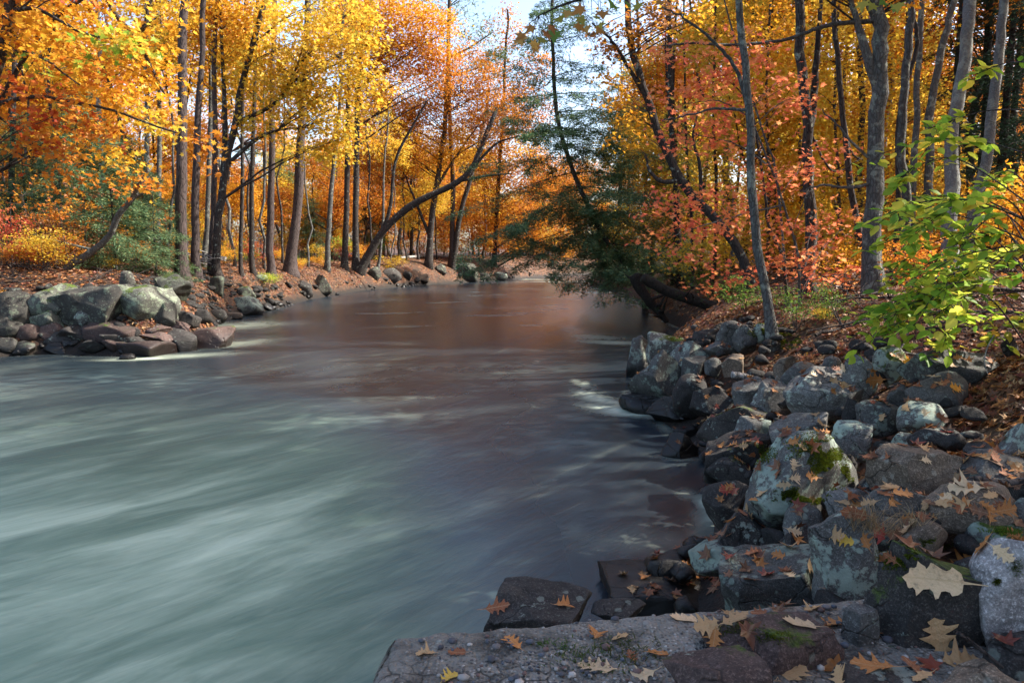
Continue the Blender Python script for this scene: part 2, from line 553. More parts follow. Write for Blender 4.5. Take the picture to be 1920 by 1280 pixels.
sp = t.n('ShaderNodeSeparateColor'); t.l(vc.outputs['Color'], sp.inputs[0])
agg = t.ramp(sp.outputs[0], [(0, (0.035, 0.035, 0.04)), (0.35, (0.10, 0.095, 0.09)), (0.6, (0.2, 0.18, 0.16)), (0.85, (0.34, 0.33, 0.31)), (1, (0.5, 0.48, 0.45))])
aggm = t.math('MULTIPLY', t.maprange(t.noise(geo, 2.2, 4), 0.38, 0.6), t.maprange(vc.outputs['Distance'], 0.5, 0.35))
c1 = t.mix(aggm, base, agg)
dirt = t.maprange(t.noise(geo, 5.5, 6, 0.65), 0.48, 0.66)
c2 = t.mix(t.math('MULTIPLY', dirt, 0.85), c1, (0.035, 0.032, 0.028))
crk = t.maprange(t.voro(t.vmath('ADD', geo, t.vmath('MULTIPLY', t.noise(geo, 12, 3, fac=False), (0.05, 0.05, 0.05))), 16, 'DISTANCE_TO_EDGE'), 0.0, 0.09, 1, 0)
c3 = t.mix(t.math('MULTIPLY', crk, t.maprange(t.noise(geo, 1.7, 2), 0.5, 0.6, 0, 0.8)), c2, (0.02, 0.018, 0.016))
lich = t.maprange(t.noise(geo, 8.5, 5, 0.7), 0.62, 0.68)
c4 = t.mix(t.math('MULTIPLY', lich, 0.5), c3, (0.36, 0.38, 0.34))
mo = t.maprange(t.noise(t.vmath('ADD', geo, (5.1, 2.2, 0)), 4.5, 6, 0.7), 0.64, 0.69)
c5 = t.mix(mo, c4, (0.02, 0.032, 0.008))
bm = t.bump(t.math('ADD', t.math('MULTIPLY', t.noise(geo, 45, 5), 1.0), t.math('ADD', t.math('MULTIPLY', vc.outputs['Distance'], -0.9), t.math('MULTIPLY', crk, -0.5))), 0.9, 0.012)
M_CONC = t.done(t.bsdf(c5, 0.9, bm, 0.3).outputs[0])
lm = mk_mesh('concrete_ledge', LV, LF, M_CONC)
lo_ = link('concrete_ledge', lm)
tag(lo_, 'weathered grey concrete ledge with a straight edge above the river', 'ledge')

# ================================================================== ROCKS
def rock_mat(name, ca, cb, lich=0.4, lcol=(0.27, 0.36, 0.31), moss=0.0, band=0.0, spec=0.35):
    t = NT(name)
    geo = t.n('ShaderNodeNewGeometry')
    oi = t.n('ShaderNodeObjectInfo')
    off = t.n('ShaderNodeCombineXYZ')
    t.l(t.math('MULTIPLY', oi.outputs['Random'], 37.0), off.inputs[0])
    t.l(t.math('MULTIPLY', oi.outputs['Random'], 91.0), off.inputs[1])
    p = t.vmath('ADD', geo.outputs['Position'], off.outputs[0])
    big = t.noise(p, 2.6, 5, 0.6)
    med = t.noise(p, 11, 6, 0.7)
    fine = t.math('ADD', t.math('MULTIPLY', t.noise(p, 140, 3, 0.7), 0.6), t.math('MULTIPLY', t.noise(p, 55, 3, 0.7), 0.4))
    c = t.mix(t.maprange(big, 0.3, 0.7), ca, cb)
    c = t.mix(t.maprange(med, 0.35, 0.7, 0, 0.75), c, tuple(x * 0.45 for x in ca))
    # mineral grains
    c = t.mix(t.maprange(fine, 0.52, 0.66, 0, 0.6), c, tuple(min(1, x * 2.4 + 0.03) for x in cb))
    c = t.mix(t.maprange(fine, 0.48, 0.36, 0, 0.7), c, tuple(x * 0.3 for x in ca))
    if band:
        w = t.n('ShaderNodeTexWave', wave_type='BANDS', bands_direction='Z')
        t.l(p, w.inputs['Vector']); w.inputs['Scale'].default_value = 5; w.inputs['Distortion'].default_value = 9; w.inputs['Detail'].default_value = 4; w.inputs['Detail Scale'].default_value = 1.6
        c = t.mix(t.math('MULTIPLY', t.maprange(w.outputs['Fac'], 0.55, 0.9), band), c, tuple(x * 0.35 for x in ca))
    cr = t.voro(t.vmath('ADD', t.vmath('MULTIPLY', p, (1, 1, 1.9)), t.vmath('MULTIPLY', t.noise(p, 5, 4, fac=False), (0.22, 0.22, 0.22))), 3.0, 'DISTANCE_TO_EDGE')
    crk = t.math('MULTIPLY', t.maprange(cr, 0.0, 0.022, 1, 0), t.maprange(t.noise(p, 1.9, 2), 0.45, 0.55))
    c = t.mix(t.math('MULTIPLY', crk, 0.8), c, tuple(x * 0.18 for x in ca))
    # crustose lichen: crisp-edged patches and specks
    lm = t.maprange(t.math('ADD', t.math('MULTIPLY', t.noise(p, 3.6, 6, 0.72), 0.75), t.math('MULTIPLY', t.noise(p, 22, 4, 0.7), 0.25)), 0.60 - 0.13 * lich, 0.63 - 0.12 * lich)
    vo = t.n('ShaderNodeTexVoronoi'); vo.inputs['Scale'].default_value = 17; t.l(t.vmath('ADD', p, t.vmath('MULTIPLY', t.noise(p, 20, 3, fac=False), (0.04, 0.04, 0.04))), vo.inputs['Vector'])
    sp = t.n('ShaderNodeSeparateColor'); t.l(vo.outputs['Color'], sp.inputs[0])
    spot = t.math('MULTIPLY', t.maprange(vo.outputs['Distance'], 0.34, 0.26), t.math('GREATER_THAN', sp.outputs[0], 0.80 - 0.15 * lich))
    lc = t.mix(t.noise(p, 16, 4), tuple(x * 0.7 for x in lcol), tuple(min(1, x * 1.25) for x in lcol))
    c = t.mix(t.math('MULTIPLY', lm, 0.80), c, lc)
    c = t.mix(t.math('MULTIPLY', spot, 0.35 + 0.3 * lich), c, tuple(min(1, x * 1.2) for x in lcol))
    nz = t.n('ShaderNodeSeparateXYZ'); t.l(geo.outputs['Normal'], nz.inputs[0])
    hm = None
    if moss:
        mm = t.math('ADD', t.noise(p, 2.4, 6, 0.7), t.math('MULTIPLY', nz.outputs[2], 0.22))
        mm = t.maprange(mm, 0.80 - 0.20 * moss, 0.86 - 0.19 * moss)
        mcol = t.mix(t.maprange(t.noise(p, 40, 4, 0.7), 0.35, 0.65), (0.016, 0.030, 0.004), (0.085, 0.125, 0.012))
        c = t.mix(mm, c, mcol)
        hm = mm
    # the splash zone stays wet: dark and smoother
    pz = t.n('ShaderNodeSeparateXYZ'); t.l(geo.outputs['Position'], pz.inputs[0])
    wet = t.maprange(t.math('ADD', pz.outputs[2], t.math('MULTIPLY', t.noise(geo.outputs['Position'], 5, 4), -0.35)), -0.02, 0.24, 1, 0)
    c = t.mix(wet, c, tuple(x * 0.28 for x in ca))
    rough = t.math('SUBTRACT', 0.85, t.math('MULTIPLY', wet, 0.5))
    hsv = t.n('ShaderNodeHueSaturation')
    t.l(c, hsv.inputs['Color'])
    t.l(t.maprange(oi.outputs['Random'], 0, 1, 0.6, 1.3), hsv.inputs['Value'])
    b1 = t.bump(t.math('ADD', big, t.math('MULTIPLY', med, 0.7)), 0.40, 0.03)
    h2 = t.math('SUBTRACT', fine, t.math('MULTIPLY', crk, 2.0))
    if hm is not None:
        h2 = t.math('ADD', h2, t.math('MULTIPLY', hm, t.noise(p, 120, 2)))
    b2 = t.bump(h2, 0.6, 0.012, b1)
    return t.done(t.bsdf(hsv.outputs[0], rough, b2, spec).outputs[0])
RM = {
    'grey': rock_mat('grey_granite', (0.0754, 0.0722, 0.0656), (0.1353, 0.1296, 0.1189), 0.25, (0.27, 0.31, 0.25)),
    'lich': rock_mat('lichen_granite', (0.0680, 0.0663, 0.0595), (0.1275, 0.1241, 0.1139), 0.62, (0.26, 0.32, 0.26)),
    'pale': rock_mat('pale_lichen_granite', (0.0990, 0.0972, 0.0900), (0.1800, 0.1782, 0.1665), 0.95, (0.34, 0.42, 0.33)),
    'brown': rock_mat('brown_granite', (0.0935, 0.0680, 0.0467), (0.1742, 0.1343, 0.0978), -0.25, (0.3, 0.3, 0.25)),
    'dark': rock_mat('dark_schist', (0.022, 0.019, 0.017), (0.050, 0.044, 0.040), 0.1, (0.22, 0.25, 0.21)),
    'purple': rock_mat('reddish_dark_stone', (0.060, 0.036, 0.030), (0.11, 0.072, 0.062), -0.3, (0.3, 0.34, 0.28), 0.2),
    'moss': rock_mat('mossy_granite', (0.0697, 0.0680, 0.0612), (0.1275, 0.1258, 0.1156), 0.7, (0.28, 0.34, 0.28), 0.75),
    'dmoss': rock_mat('dark_mossy_stone', (0.024, 0.021, 0.019), (0.052, 0.045, 0.038), 0.0, (0.25, 0.29, 0.24), 0.6),
    'band': rock_mat('banded_pale_granite', (0.20, 0.185, 0.175), (0.33, 0.31, 0.30), -0.5, (0.4, 0.42, 0.4), 0.1, 0.35),
    'shore': rock_mat('shaded_shore_granite', (0.034, 0.031, 0.026), (0.070, 0.066, 0.056), 0.45, (0.16, 0.19, 0.13)),  # granite darkened in its colour to stand in for shade on the far shore
    'green': rock_mat('pale_green_granite', (0.0540, 0.0547, 0.0446), (0.1008, 0.1022, 0.0828), 0.6, (0.17, 0.205, 0.14), 0.5),
}
_ICO = {}
def ico(level):
    if level not in _ICO:
        bm = bmesh.new()
        bmesh.ops.create_icosphere(bm, subdivisions=level, radius=1.0)
        V = np.array([v.co[:] for v in bm.verts]); F = np.array([[v.index for v in f.verts] for f in bm.faces])
        bm.free()
        _ICO[level] = (V, F)
    return _ICO[level]
def rock_shape(seed, style, size, level, roll=0.0, yaw=None):
    """a boulder: a ball cut by planes, rounded, roughened and fitted to size (w, d, h)"""
    rng = np.random.RandomState(seed)
    V, F = ico(level)
    V = V.copy()
    if style == 'r':
        npl, lo, hi = 10, 0.62, 0.88
    elif style == 'b':
        npl, lo, hi = 6, 0.6, 0.9
    elif style == 't':
        npl, lo, hi = 6, 0.65, 0.95
    else:
        npl, lo, hi = 13, 0.45, 0.78
    planes = []
    if style in ('b', 'f'):
        for ax in ((1, 0, 0), (-1, 0, 0), (0, 1, 0), (0, -1, 0), (0, 0, 1), (0, 0, -1)):
            n = np.array(ax) + rng.normal(0, 0.16, 3)
            planes.append((n / np.linalg.norm(n), rng.uniform(0.55, 0.66)))
    if style == 't':
        for sx in (-1, 1):
            n = np.array((sx * 0.85, rng.normal(0, .2), 0.62)); planes.append((n / np.linalg.norm(n), rng.uniform(0.38, 0.5)))
        n = np.array((0.1, -0.9, 0.35)); planes.append((n / np.linalg.norm(n), 0.45))
    for k in range(npl):
        n = rng.normal(0, 1, 3); n /= np.linalg.norm(n)
        planes.append((n, rng.uniform(lo, hi)))
    for it in range(4):
        for n, d in planes:
            s = V @ n
            V -= np.maximum(s - d, 0)[:, None] * n
    if yaw is None:
        yaw = rng.uniform(-0.5, 0.5)
    c, s = cos(yaw), sin(yaw)
    V = V @ np.array(((c, s, 0), (-s, c, 0), (0, 0, 1)))
    c, s = cos(roll), sin(roll)
    V = V @ np.array(((c, 0, s), (0, 1, 0), (-s, 0, c)))
    mn, mx = V.min(0), V.max(0)
    V = (V - (mn + mx) / 2) / (mx - mn)
    V *= np.asarray(size)
    sc = float(np.mean(size))
    N = V / (np.linalg.norm(V, axis=1)[:, None] + 1e-9)
    so = np.array((seed * 3.7, seed * 1.3, 0))
    V += N * (0.050 * sc * fbm(V / sc + so, 1.6, 3, 41, 0.5))[:, None]
    V += N * (0.017 * sc * fbm(V / sc + so, 6.0, 3, 44, 0.6))[:, None]
    # ledges and chips along the bedding
    V[:, 2] += 0.014 * sc * np.sin(V[:, 2] / sc * 23 + 3 * vnoise(V / sc + so, 2.0, 47))
    return V, F

ROCK_GEO = []                      # (verts, faces) in world space for dropping leaves on
def rock(name, cx, cy, w, h, m, style, label, roll=0, Y=None, lvl=None, group=None, dk=0.85, cat=None, yaw=None, sink=0.35):
    base = hit(cx, cy + h * 0.5)
    if Y is None:
        Y = base[1]
    ww = w * Y / FPX
    depth = ww * dk
    Yc = Y + depth * 0.25
    a = math.atan2(cy - 480, FPX)
    hh = max(h * Y / FPX * 0.55, (h * Y / FPX - 0.35 * depth * sin(a)) / cos(a))
    ww = w * 1.08 * Yc / FPX
    hh *= 1.05
    ctr = at_y(cx, cy, Yc)
    low = hh * sink
    if lvl is None:
        lvl = 5 if w > 150 else (4 if w > 42 else 3)
    seed = int(cx * 7 + cy * 13) % 9973
    V, F = rock_shape(seed, style, (ww, depth, hh + low), lvl, radians(roll), yaw)
    pos = np.array((ctr[0], ctr[1], ctr[2] - low / 2))
    o = link(name, mk_mesh(name, V, [F], RM[m]), pos)
    tag(o, label, cat or ('boulder' if 'boulder' in name else 'rock' if 'rock' in name else 'stone'), group)
    ROCK_GEO.append((V + pos, F))
    return o
GR = 'boulders and rocks banked up beside the river'
GL = 'boulders and stones along the far shore'
R_ = rock
# --- point of the rock bank that juts into the river
R_('rock', 1200, 668, 50, 78, 'lich', 'a', 'upright blue-grey rock at the river tip of the boulder bank', 12, group=GR)
R_('rock', 1250, 646, 68, 52, 'moss', 'b', 'dark block with mossy sunlit top behind the tip of the boulder bank', -8, group=GR)
R_('rock', 1296, 660, 70, 46, 'lich', 't', 'sloping rock with pale lichen face behind three small stones in a row', 8, group=GR)
R_('boulder', 1238, 698, 108, 92, 'lich', 'a', 'large angular boulder with round lichen patch overhanging the dark water', 14, group=GR)
R_('stone', 1303, 687, 48, 38, 'grey', 'b', 'pale squarish stone, first of three small stones in a row', 3, group=GR)
R_('stone', 1338, 683, 31, 29, 'grey', 'r', 'small round grey stone, middle of three small stones in a row', group=GR)
R_('stone', 1375, 681, 44, 33, 'brown', 'b', 'brown block, last of three small stones in a row', 4, group=GR)
R_('rock', 1304, 730, 78, 66, 'dark', 'a', 'dark rock with red leaves on top beside the overhanging boulder', -24, group=GR)
R_('rock', 1206, 752, 92, 42, 'dark', 'f', 'black wet rock at the waterline under the overhanging boulder', 4, group=GR)
R_('rock', 1262, 762, 90, 50, 'dark', 'a', 'black wet rock in the hollow under the boulder point', group=GR)
R_('rock', 1340, 748, 76, 58, 'dark', 'a', 'dark sloping rock above the flat littered ledge rock', -30, group=GR)
R_('rock', 1406, 738, 62, 62, 'grey', 'b', 'grey rock leaning against the split slab-sided block', 10, group=GR)
R_('rock', 1447, 742, 74, 60, 'grey', 'f', 'grey slab-sided block with a striped slanting face', -24, group=GR)
R_('rock', 1368, 624, 54, 44, 'grey', 'a', 'grey rock near the foot of the slender leaning trunk', 10, group=GR)
R_('rock', 1398, 630, 44, 40, 'grey', 'r', 'rounded grey rock beside the foot of the slender leaning trunk', group=GR)
R_('rock', 1320, 626, 46, 24, 'dark', 'f', 'low dark rock with red leaves at the back of the boulder bank', group=GR)
R_('rock', 1350, 648, 50, 24, 'grey', 'a', 'flat grey rock half buried in leaves behind the three stones', group=GR)
R_('stone', 1428, 620, 34, 30, 'moss', 'r', 'green mossy stone against the slender leaning trunk', group=GR)
# --- middle of the bank
R_('rock', 1475, 686, 42, 46, 'brown', 'b', 'brown rock with mossy cap beside the orange leaf clump', group=GR)
R_('boulder', 1507, 702, 78, 50, 'grey', 'r', 'rounded grey boulder behind the great domed boulder', group=GR)
R_('boulder', 1545, 728, 136, 86, 'grey', 'r', 'great domed dark grey boulder in the middle of the bank', 4, group=GR, lvl=5)
R_('stone', 1561, 680, 34, 30, 'grey', 'r', 'small grey stone behind the great domed boulder', group=GR)
R_('boulder', 1610, 700, 58, 82, 'grey', 'f', 'tall slab leaning away from the great domed boulder', -24, group=GR)
R_('boulder', 1670, 680, 62, 58, 'moss', 'r', 'mossy green-grey boulder beside the bright orange oak sprig', group=GR)
R_('rock', 1695, 737, 52, 40, 'grey', 'a', 'small pyramid-shaped rock above two teal rounded rocks', group=GR)
R_('rock', 1652, 775, 88, 52, 'lich', 'b', 'teal-grey block beside the teal oval rock', -4, group=GR)
R_('rock', 1600, 768, 40, 48, 'dark', 'a', 'narrow dark rock wedged behind the teal-grey block', group=GR)
R_('rock', 1727, 778, 90, 56, 'lich', 'r', 'teal oval rock with smooth rounded outline', 3, group=GR)
R_('boulder', 1762, 724, 116, 62, 'grey', 'r', 'broad dark boulder under the sunlit crested boulder', -6, group=GR)
R_('boulder', 1782, 684, 134, 60, 'lich', 'a', 'long boulder with a sunlit pale crest under the green sapling', 8, group=GR)
R_('boulder', 1908, 822, 66, 66, 'lich', 't', 'lichen-spotted boulder at the edge beside the low dark stone', group=GR)
R_('stone', 1838, 842, 54, 32, 'dark', 'r', 'low dark oval stone sunk in brown leaves', group=GR)
R_('rock', 1705, 826, 58, 34, 'lich', 'a', 'small teal stone behind the smooth brown block', group=GR)
R_('rock', 1752, 818, 76, 38, 'dark', 'f', 'dark flat rock behind the smooth brown block', group=GR)
R_('rock', 1893, 650, 34, 40, 'dark', 'a', 'dark rock under the drooping green branches near the white twig', group=GR)
R_('stone', 1658, 642, 36, 18, 'dark', 'f', 'small dark flat stone lying in the leaf litter below the green sapling', group=GR)
R_('stone', 1530, 790, 34, 22, 'dark', 'a', 'small dark stone between the domed boulder and the tall grey boulder', group=GR)
# --- lower bank
R_('boulder', 1384, 790, 138, 78, 'dmoss', 'f', 'flat-topped ledge rock strewn with leaves beside the water', -6, group=GR)
R_('rock', 1412, 802, 70, 46, 'lich', 'r', 'dark teal rock on the flat-topped ledge rock', group=GR)
R_('boulder', 1500, 812, 124, 100, 'grey', 'b', 'tall grey boulder with a smooth face behind the mossy boulder', 16, group=GR)
R_('boulder', 1518, 880, 236, 160, 'lich', 'a', 'great speckled boulder with bright green moss and a round lichen disc', 14, group=GR, dk=0.75)
R_('rock', 1602, 815, 84, 68, 'pale', 'a', 'pale-topped rock behind the great mossy boulder', 18, group=GR)
R_('boulder', 1385, 850, 138, 82, 'dark', 'f', 'low flat-topped rock with moss patch above the water', 6, group=GR)
R_('rock', 1378, 882, 104, 64, 'dark', 'a', 'dark layered rock below the flat mossy rock', 12, group=GR)
R_('rock', 1366, 936, 98, 84, 'dark', 'r', 'black rounded rock standing in the edge of the water', 10, group=GR)
R_('rock', 1275, 832, 66, 48, 'dark', 't', 'wet pointed rock standing out in the shallows', group=GR)
R_('rock', 1285, 808, 50, 24, 'dark', 'f', 'low wet stone just breaking the water by the ledge rock', group=GR)
R_('boulder', 1732, 874, 152, 84, 'brown', 'b', 'smooth brown block with a lone tan leaf on it', 2, group=GR)
R_('rock', 1660, 860, 46, 60, 'brown', 'r', 'brown rock wedged beside the smooth brown block', group=GR)
R_('rock', 1598, 936, 112, 62, 'grey', 'r', 'blue-grey rounded rock under the great mossy boulder', group=GR)
R_('stone', 1634, 902, 62, 34, 'dark', 'a', 'dark low stone under the smooth brown block', group=GR)
R_('boulder', 1690, 942, 134, 76, 'grey', 'r', 'grey boulder under the bent bare branch', -8, group=GR)
R_('boulder', 1828, 946, 184, 96, 'brown', 'r', 'broad purplish brown boulder under the bare branch end', -6, group=GR)
R_('boulder', 1878, 880, 156, 80, 'grey', 'f', 'grey tilted slab running out of view beside the bare branch', -22, group=GR)
R_('rock', 1732, 998, 96, 66, 'brown', 'a', 'brown gabled rock beside the dry grass tuft', group=GR)
R_('rock', 1860, 986, 100, 62, 'moss', 'r', 'grey rock bearing the bright green moss cushion', group=GR)
R_('rock', 1922, 958, 44, 56, 'lich', 'r', 'small lichened rock beside the moss cushion rock', group=GR)
R_('rock', 1668, 994, 76, 52, 'grey', 'r', 'grey rock tucked behind the dry grass tuft', group=GR)
R_('stone', 1676, 1056, 76, 48, 'pale', 'r', 'small pale rounded stone under a folded russet leaf', group=GR)
R_('boulder', 1586, 1026, 122, 186, 'lich', 'f', 'tall teal-grey slab standing upright in the bank', 22, group=GR, dk=0.7, lvl=5)
R_('rock', 1510, 968, 72, 74, 'grey', 'r', 'round white-speckled rock beside the upright slab', group=GR)
R_('rock', 1500, 1020, 78, 62, 'dark', 'a', 'dark rock in the black gap below the round speckled rock', group=GR)
R_('boulder', 1400, 996, 132, 92, 'dark', 't', 'dark dome-backed boulder behind the lichen-faced boulder', 12, group=GR)
R_('boulder', 1392, 1042, 178, 72, 'pale', 'f', 'flat boulder topped with pale green lichen', -4, group=GR, lvl=5)
R_('boulder', 1462, 1078, 222, 124, 'lich', 'b', 'large boulder with a broad pale green lichen face', 10, group=GR)
R_('rock', 1258, 1060, 100, 62, 'dark', 'a', 'dark wet rock with a pale ridge at the water behind the concrete ledge', 18, group=GR)
R_('boulder', 1245, 1102, 226, 78, 'dark', 'f', 'long black boulder with a thin white seam behind the concrete ledge', 4, group=GR)
R_('boulder', 1006, 1142, 196, 82, 'dark', 'b', 'dark brown boulder beside the concrete edge and open water', 2, group=GR, Y=2.75)
R_('stone', 1160, 1142, 100, 30, 'dark', 'f', 'low dark stone against the back of the concrete ledge', group=GR, Y=2.75)
# --- on and beside the ledge, nearest the camera
R_('boulder', 1730, 1130, 226, 250, 'dmoss', 'b', 'big near-black boulder with mossy ridge carrying the large tan oak leaf', -12, group=GR, dk=0.8, Y=2.15)
R_('boulder', 1915, 1100, 190, 214, 'band', 'r', 'pale banded granite boulder beside the big near-black boulder', 8, group=GR, dk=0.8, Y=2.1)
R_('boulder', 1450, 1222, 254, 132, 'purple', 'f', 'flat reddish purple boulder lying on the concrete ledge', 8, group=GR, Y=2.0, dk=0.7)
R_('boulder', 1342, 1268, 190, 118, 'purple', 'f', 'dusky brown boulder in front of the flat reddish purple boulder', 6, group=GR, Y=1.75)
R_('boulder', 1838, 1276, 158, 84, 'brown', 'r', 'rounded mauve-brown stone below the pale banded boulder', group=GR, Y=1.65)
R_('rock', 1608, 1190, 60, 110, 'grey', 'b', 'narrow grey rock between the reddish flat boulder and the near-black boulder', group=GR, Y=2.15)
R_('rock', 1910, 1232, 120, 110, 'dark', 'a', 'dark rock in the hollow beneath the pale banded boulder', group=GR, Y=1.95)
R_('rock', 1640, 1275, 160, 60, 'dark', 'f', 'black rock buried in oak leaves in front of the near-black boulder', group=GR, Y=1.75)

# --- far (sunlit) shore
L_ = rock
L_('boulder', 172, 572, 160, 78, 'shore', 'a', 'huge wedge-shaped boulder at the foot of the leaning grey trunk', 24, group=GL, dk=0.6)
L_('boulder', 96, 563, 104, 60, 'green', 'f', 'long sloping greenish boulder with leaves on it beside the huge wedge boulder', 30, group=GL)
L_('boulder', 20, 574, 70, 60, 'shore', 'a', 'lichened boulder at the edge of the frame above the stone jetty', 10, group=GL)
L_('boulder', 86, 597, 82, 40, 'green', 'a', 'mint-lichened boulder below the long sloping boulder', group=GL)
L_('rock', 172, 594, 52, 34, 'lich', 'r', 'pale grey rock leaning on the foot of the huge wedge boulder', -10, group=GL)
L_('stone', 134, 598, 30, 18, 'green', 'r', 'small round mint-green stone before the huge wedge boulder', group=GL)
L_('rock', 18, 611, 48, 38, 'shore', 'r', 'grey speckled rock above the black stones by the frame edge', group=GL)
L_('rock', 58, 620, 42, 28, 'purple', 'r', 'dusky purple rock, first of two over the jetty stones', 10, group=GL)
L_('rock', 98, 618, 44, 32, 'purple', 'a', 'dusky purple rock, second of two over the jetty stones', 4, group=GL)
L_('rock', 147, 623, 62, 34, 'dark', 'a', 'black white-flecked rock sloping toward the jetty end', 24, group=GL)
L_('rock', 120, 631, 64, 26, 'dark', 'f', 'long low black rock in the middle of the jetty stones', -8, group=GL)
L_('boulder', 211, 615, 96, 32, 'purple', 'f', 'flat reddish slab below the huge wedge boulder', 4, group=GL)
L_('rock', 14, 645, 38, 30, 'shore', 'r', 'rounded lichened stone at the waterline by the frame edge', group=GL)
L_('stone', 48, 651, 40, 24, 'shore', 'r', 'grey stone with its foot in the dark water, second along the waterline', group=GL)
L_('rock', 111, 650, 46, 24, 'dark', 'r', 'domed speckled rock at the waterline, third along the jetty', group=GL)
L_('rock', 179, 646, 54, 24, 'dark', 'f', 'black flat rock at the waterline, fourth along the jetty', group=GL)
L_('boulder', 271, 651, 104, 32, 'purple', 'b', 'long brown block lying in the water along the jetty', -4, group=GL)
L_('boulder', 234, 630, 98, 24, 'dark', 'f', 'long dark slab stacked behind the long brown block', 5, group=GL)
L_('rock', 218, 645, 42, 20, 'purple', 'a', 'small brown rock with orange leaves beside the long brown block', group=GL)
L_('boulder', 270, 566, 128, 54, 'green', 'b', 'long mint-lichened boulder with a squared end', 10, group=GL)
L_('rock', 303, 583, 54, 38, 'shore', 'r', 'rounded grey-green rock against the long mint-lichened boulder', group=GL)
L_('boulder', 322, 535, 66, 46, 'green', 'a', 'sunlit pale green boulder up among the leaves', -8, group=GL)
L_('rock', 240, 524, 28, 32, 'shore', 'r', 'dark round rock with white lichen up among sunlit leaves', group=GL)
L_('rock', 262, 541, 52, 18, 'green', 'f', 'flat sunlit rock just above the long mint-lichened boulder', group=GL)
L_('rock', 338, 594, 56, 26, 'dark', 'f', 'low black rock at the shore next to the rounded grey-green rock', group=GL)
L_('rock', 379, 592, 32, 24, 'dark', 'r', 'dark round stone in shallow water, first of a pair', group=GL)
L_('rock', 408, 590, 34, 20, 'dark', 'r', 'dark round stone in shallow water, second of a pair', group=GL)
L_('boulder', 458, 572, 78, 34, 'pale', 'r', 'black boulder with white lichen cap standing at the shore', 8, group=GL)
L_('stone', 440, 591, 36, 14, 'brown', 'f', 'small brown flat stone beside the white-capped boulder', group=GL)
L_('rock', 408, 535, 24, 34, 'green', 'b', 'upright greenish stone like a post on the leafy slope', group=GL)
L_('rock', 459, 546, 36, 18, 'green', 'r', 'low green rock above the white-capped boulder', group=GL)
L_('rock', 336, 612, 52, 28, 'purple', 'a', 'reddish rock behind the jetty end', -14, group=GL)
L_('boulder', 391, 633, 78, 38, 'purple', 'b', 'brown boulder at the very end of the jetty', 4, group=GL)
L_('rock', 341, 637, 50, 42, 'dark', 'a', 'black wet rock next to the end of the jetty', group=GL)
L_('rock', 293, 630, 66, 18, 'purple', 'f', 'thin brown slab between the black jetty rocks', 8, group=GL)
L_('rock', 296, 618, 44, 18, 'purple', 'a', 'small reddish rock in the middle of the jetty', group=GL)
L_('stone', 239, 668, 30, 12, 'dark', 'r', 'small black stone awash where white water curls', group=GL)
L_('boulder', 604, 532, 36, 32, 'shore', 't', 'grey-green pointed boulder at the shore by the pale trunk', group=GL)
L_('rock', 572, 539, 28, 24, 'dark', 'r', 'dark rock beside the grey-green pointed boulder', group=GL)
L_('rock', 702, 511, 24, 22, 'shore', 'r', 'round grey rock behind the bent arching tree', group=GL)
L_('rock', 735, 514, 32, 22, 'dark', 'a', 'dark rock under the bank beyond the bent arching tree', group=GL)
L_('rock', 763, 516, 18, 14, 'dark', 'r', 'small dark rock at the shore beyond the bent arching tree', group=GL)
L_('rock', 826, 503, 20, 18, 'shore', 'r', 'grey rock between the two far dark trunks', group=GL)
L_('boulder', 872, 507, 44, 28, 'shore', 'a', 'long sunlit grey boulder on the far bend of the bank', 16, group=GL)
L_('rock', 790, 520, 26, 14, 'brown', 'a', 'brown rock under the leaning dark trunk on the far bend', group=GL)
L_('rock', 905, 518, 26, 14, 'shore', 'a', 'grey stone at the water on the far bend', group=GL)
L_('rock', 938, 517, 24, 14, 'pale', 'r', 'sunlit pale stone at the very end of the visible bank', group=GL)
L_('stone', 490, 520, 22, 12, 'pale', 'r', 'small white stone by the yellow-green bush', group=GL)
L_('stone', 1305, 612, 18, 8, 'dark', 'r', 'small black stone standing in the still brown cove', group=GR)
# fill stones: small rubble in the gaps of both rock banks
def rubble():
    rng = np.random.RandomState(5)
    mb = MB()
    V0, F0 = ico(2)
    n = 0
    spots = []
    while n < 900:
        if rng.rand() < 0.22:
            x, y = rng.uniform(0.8, 5.5), rng.uniform(2.5, 12.5)
        else:
            x, y = (rng.uniform(-14, -6), rng.uniform(15, 34)) if rng.rand() < .6 else (rng.uniform(-13, 2), rng.uniform(30, 80))
        d = float(shore_d(x, y))
        if d < -0.25 or d > (1.9 if y < 30 else 0.6): continue
        n += 1
        s = rng.uniform(0.03, 0.11) * (1.6 if y > 13 else 1) * (1.7 if y > 30 else 1)
        sd = rng.randint(9999)
        V = V0.copy()
        for k in range(6):
            nn = rng.normal(0, 1, 3); nn /= np.linalg.norm(nn)
            q = V @ nn
            V -= np.maximum(q - rng.uniform(.4, .75), 0)[:, None] * nn
        V *= s * np.array((rng.uniform(.8, 1.4), rng.uniform(.8, 1.3), rng.uniform(.5, .9)))
        a = rng.uniform(0, 6.28)
        V = V @ np.array(((cos(a), sin(a), 0), (-sin(a), cos(a), 0), (0, 0, 1)))
        p = np.array((x, y, float(height(x, y)) + s * 0.2))
        mb.add(V + p, [F0])
    o = link('rubble', mb.mesh('rubble', RM['dark']))
    tag(o, 'small dark rubble stones filling the gaps between the boulders', 'rubble', kind='stuff')
rubble()

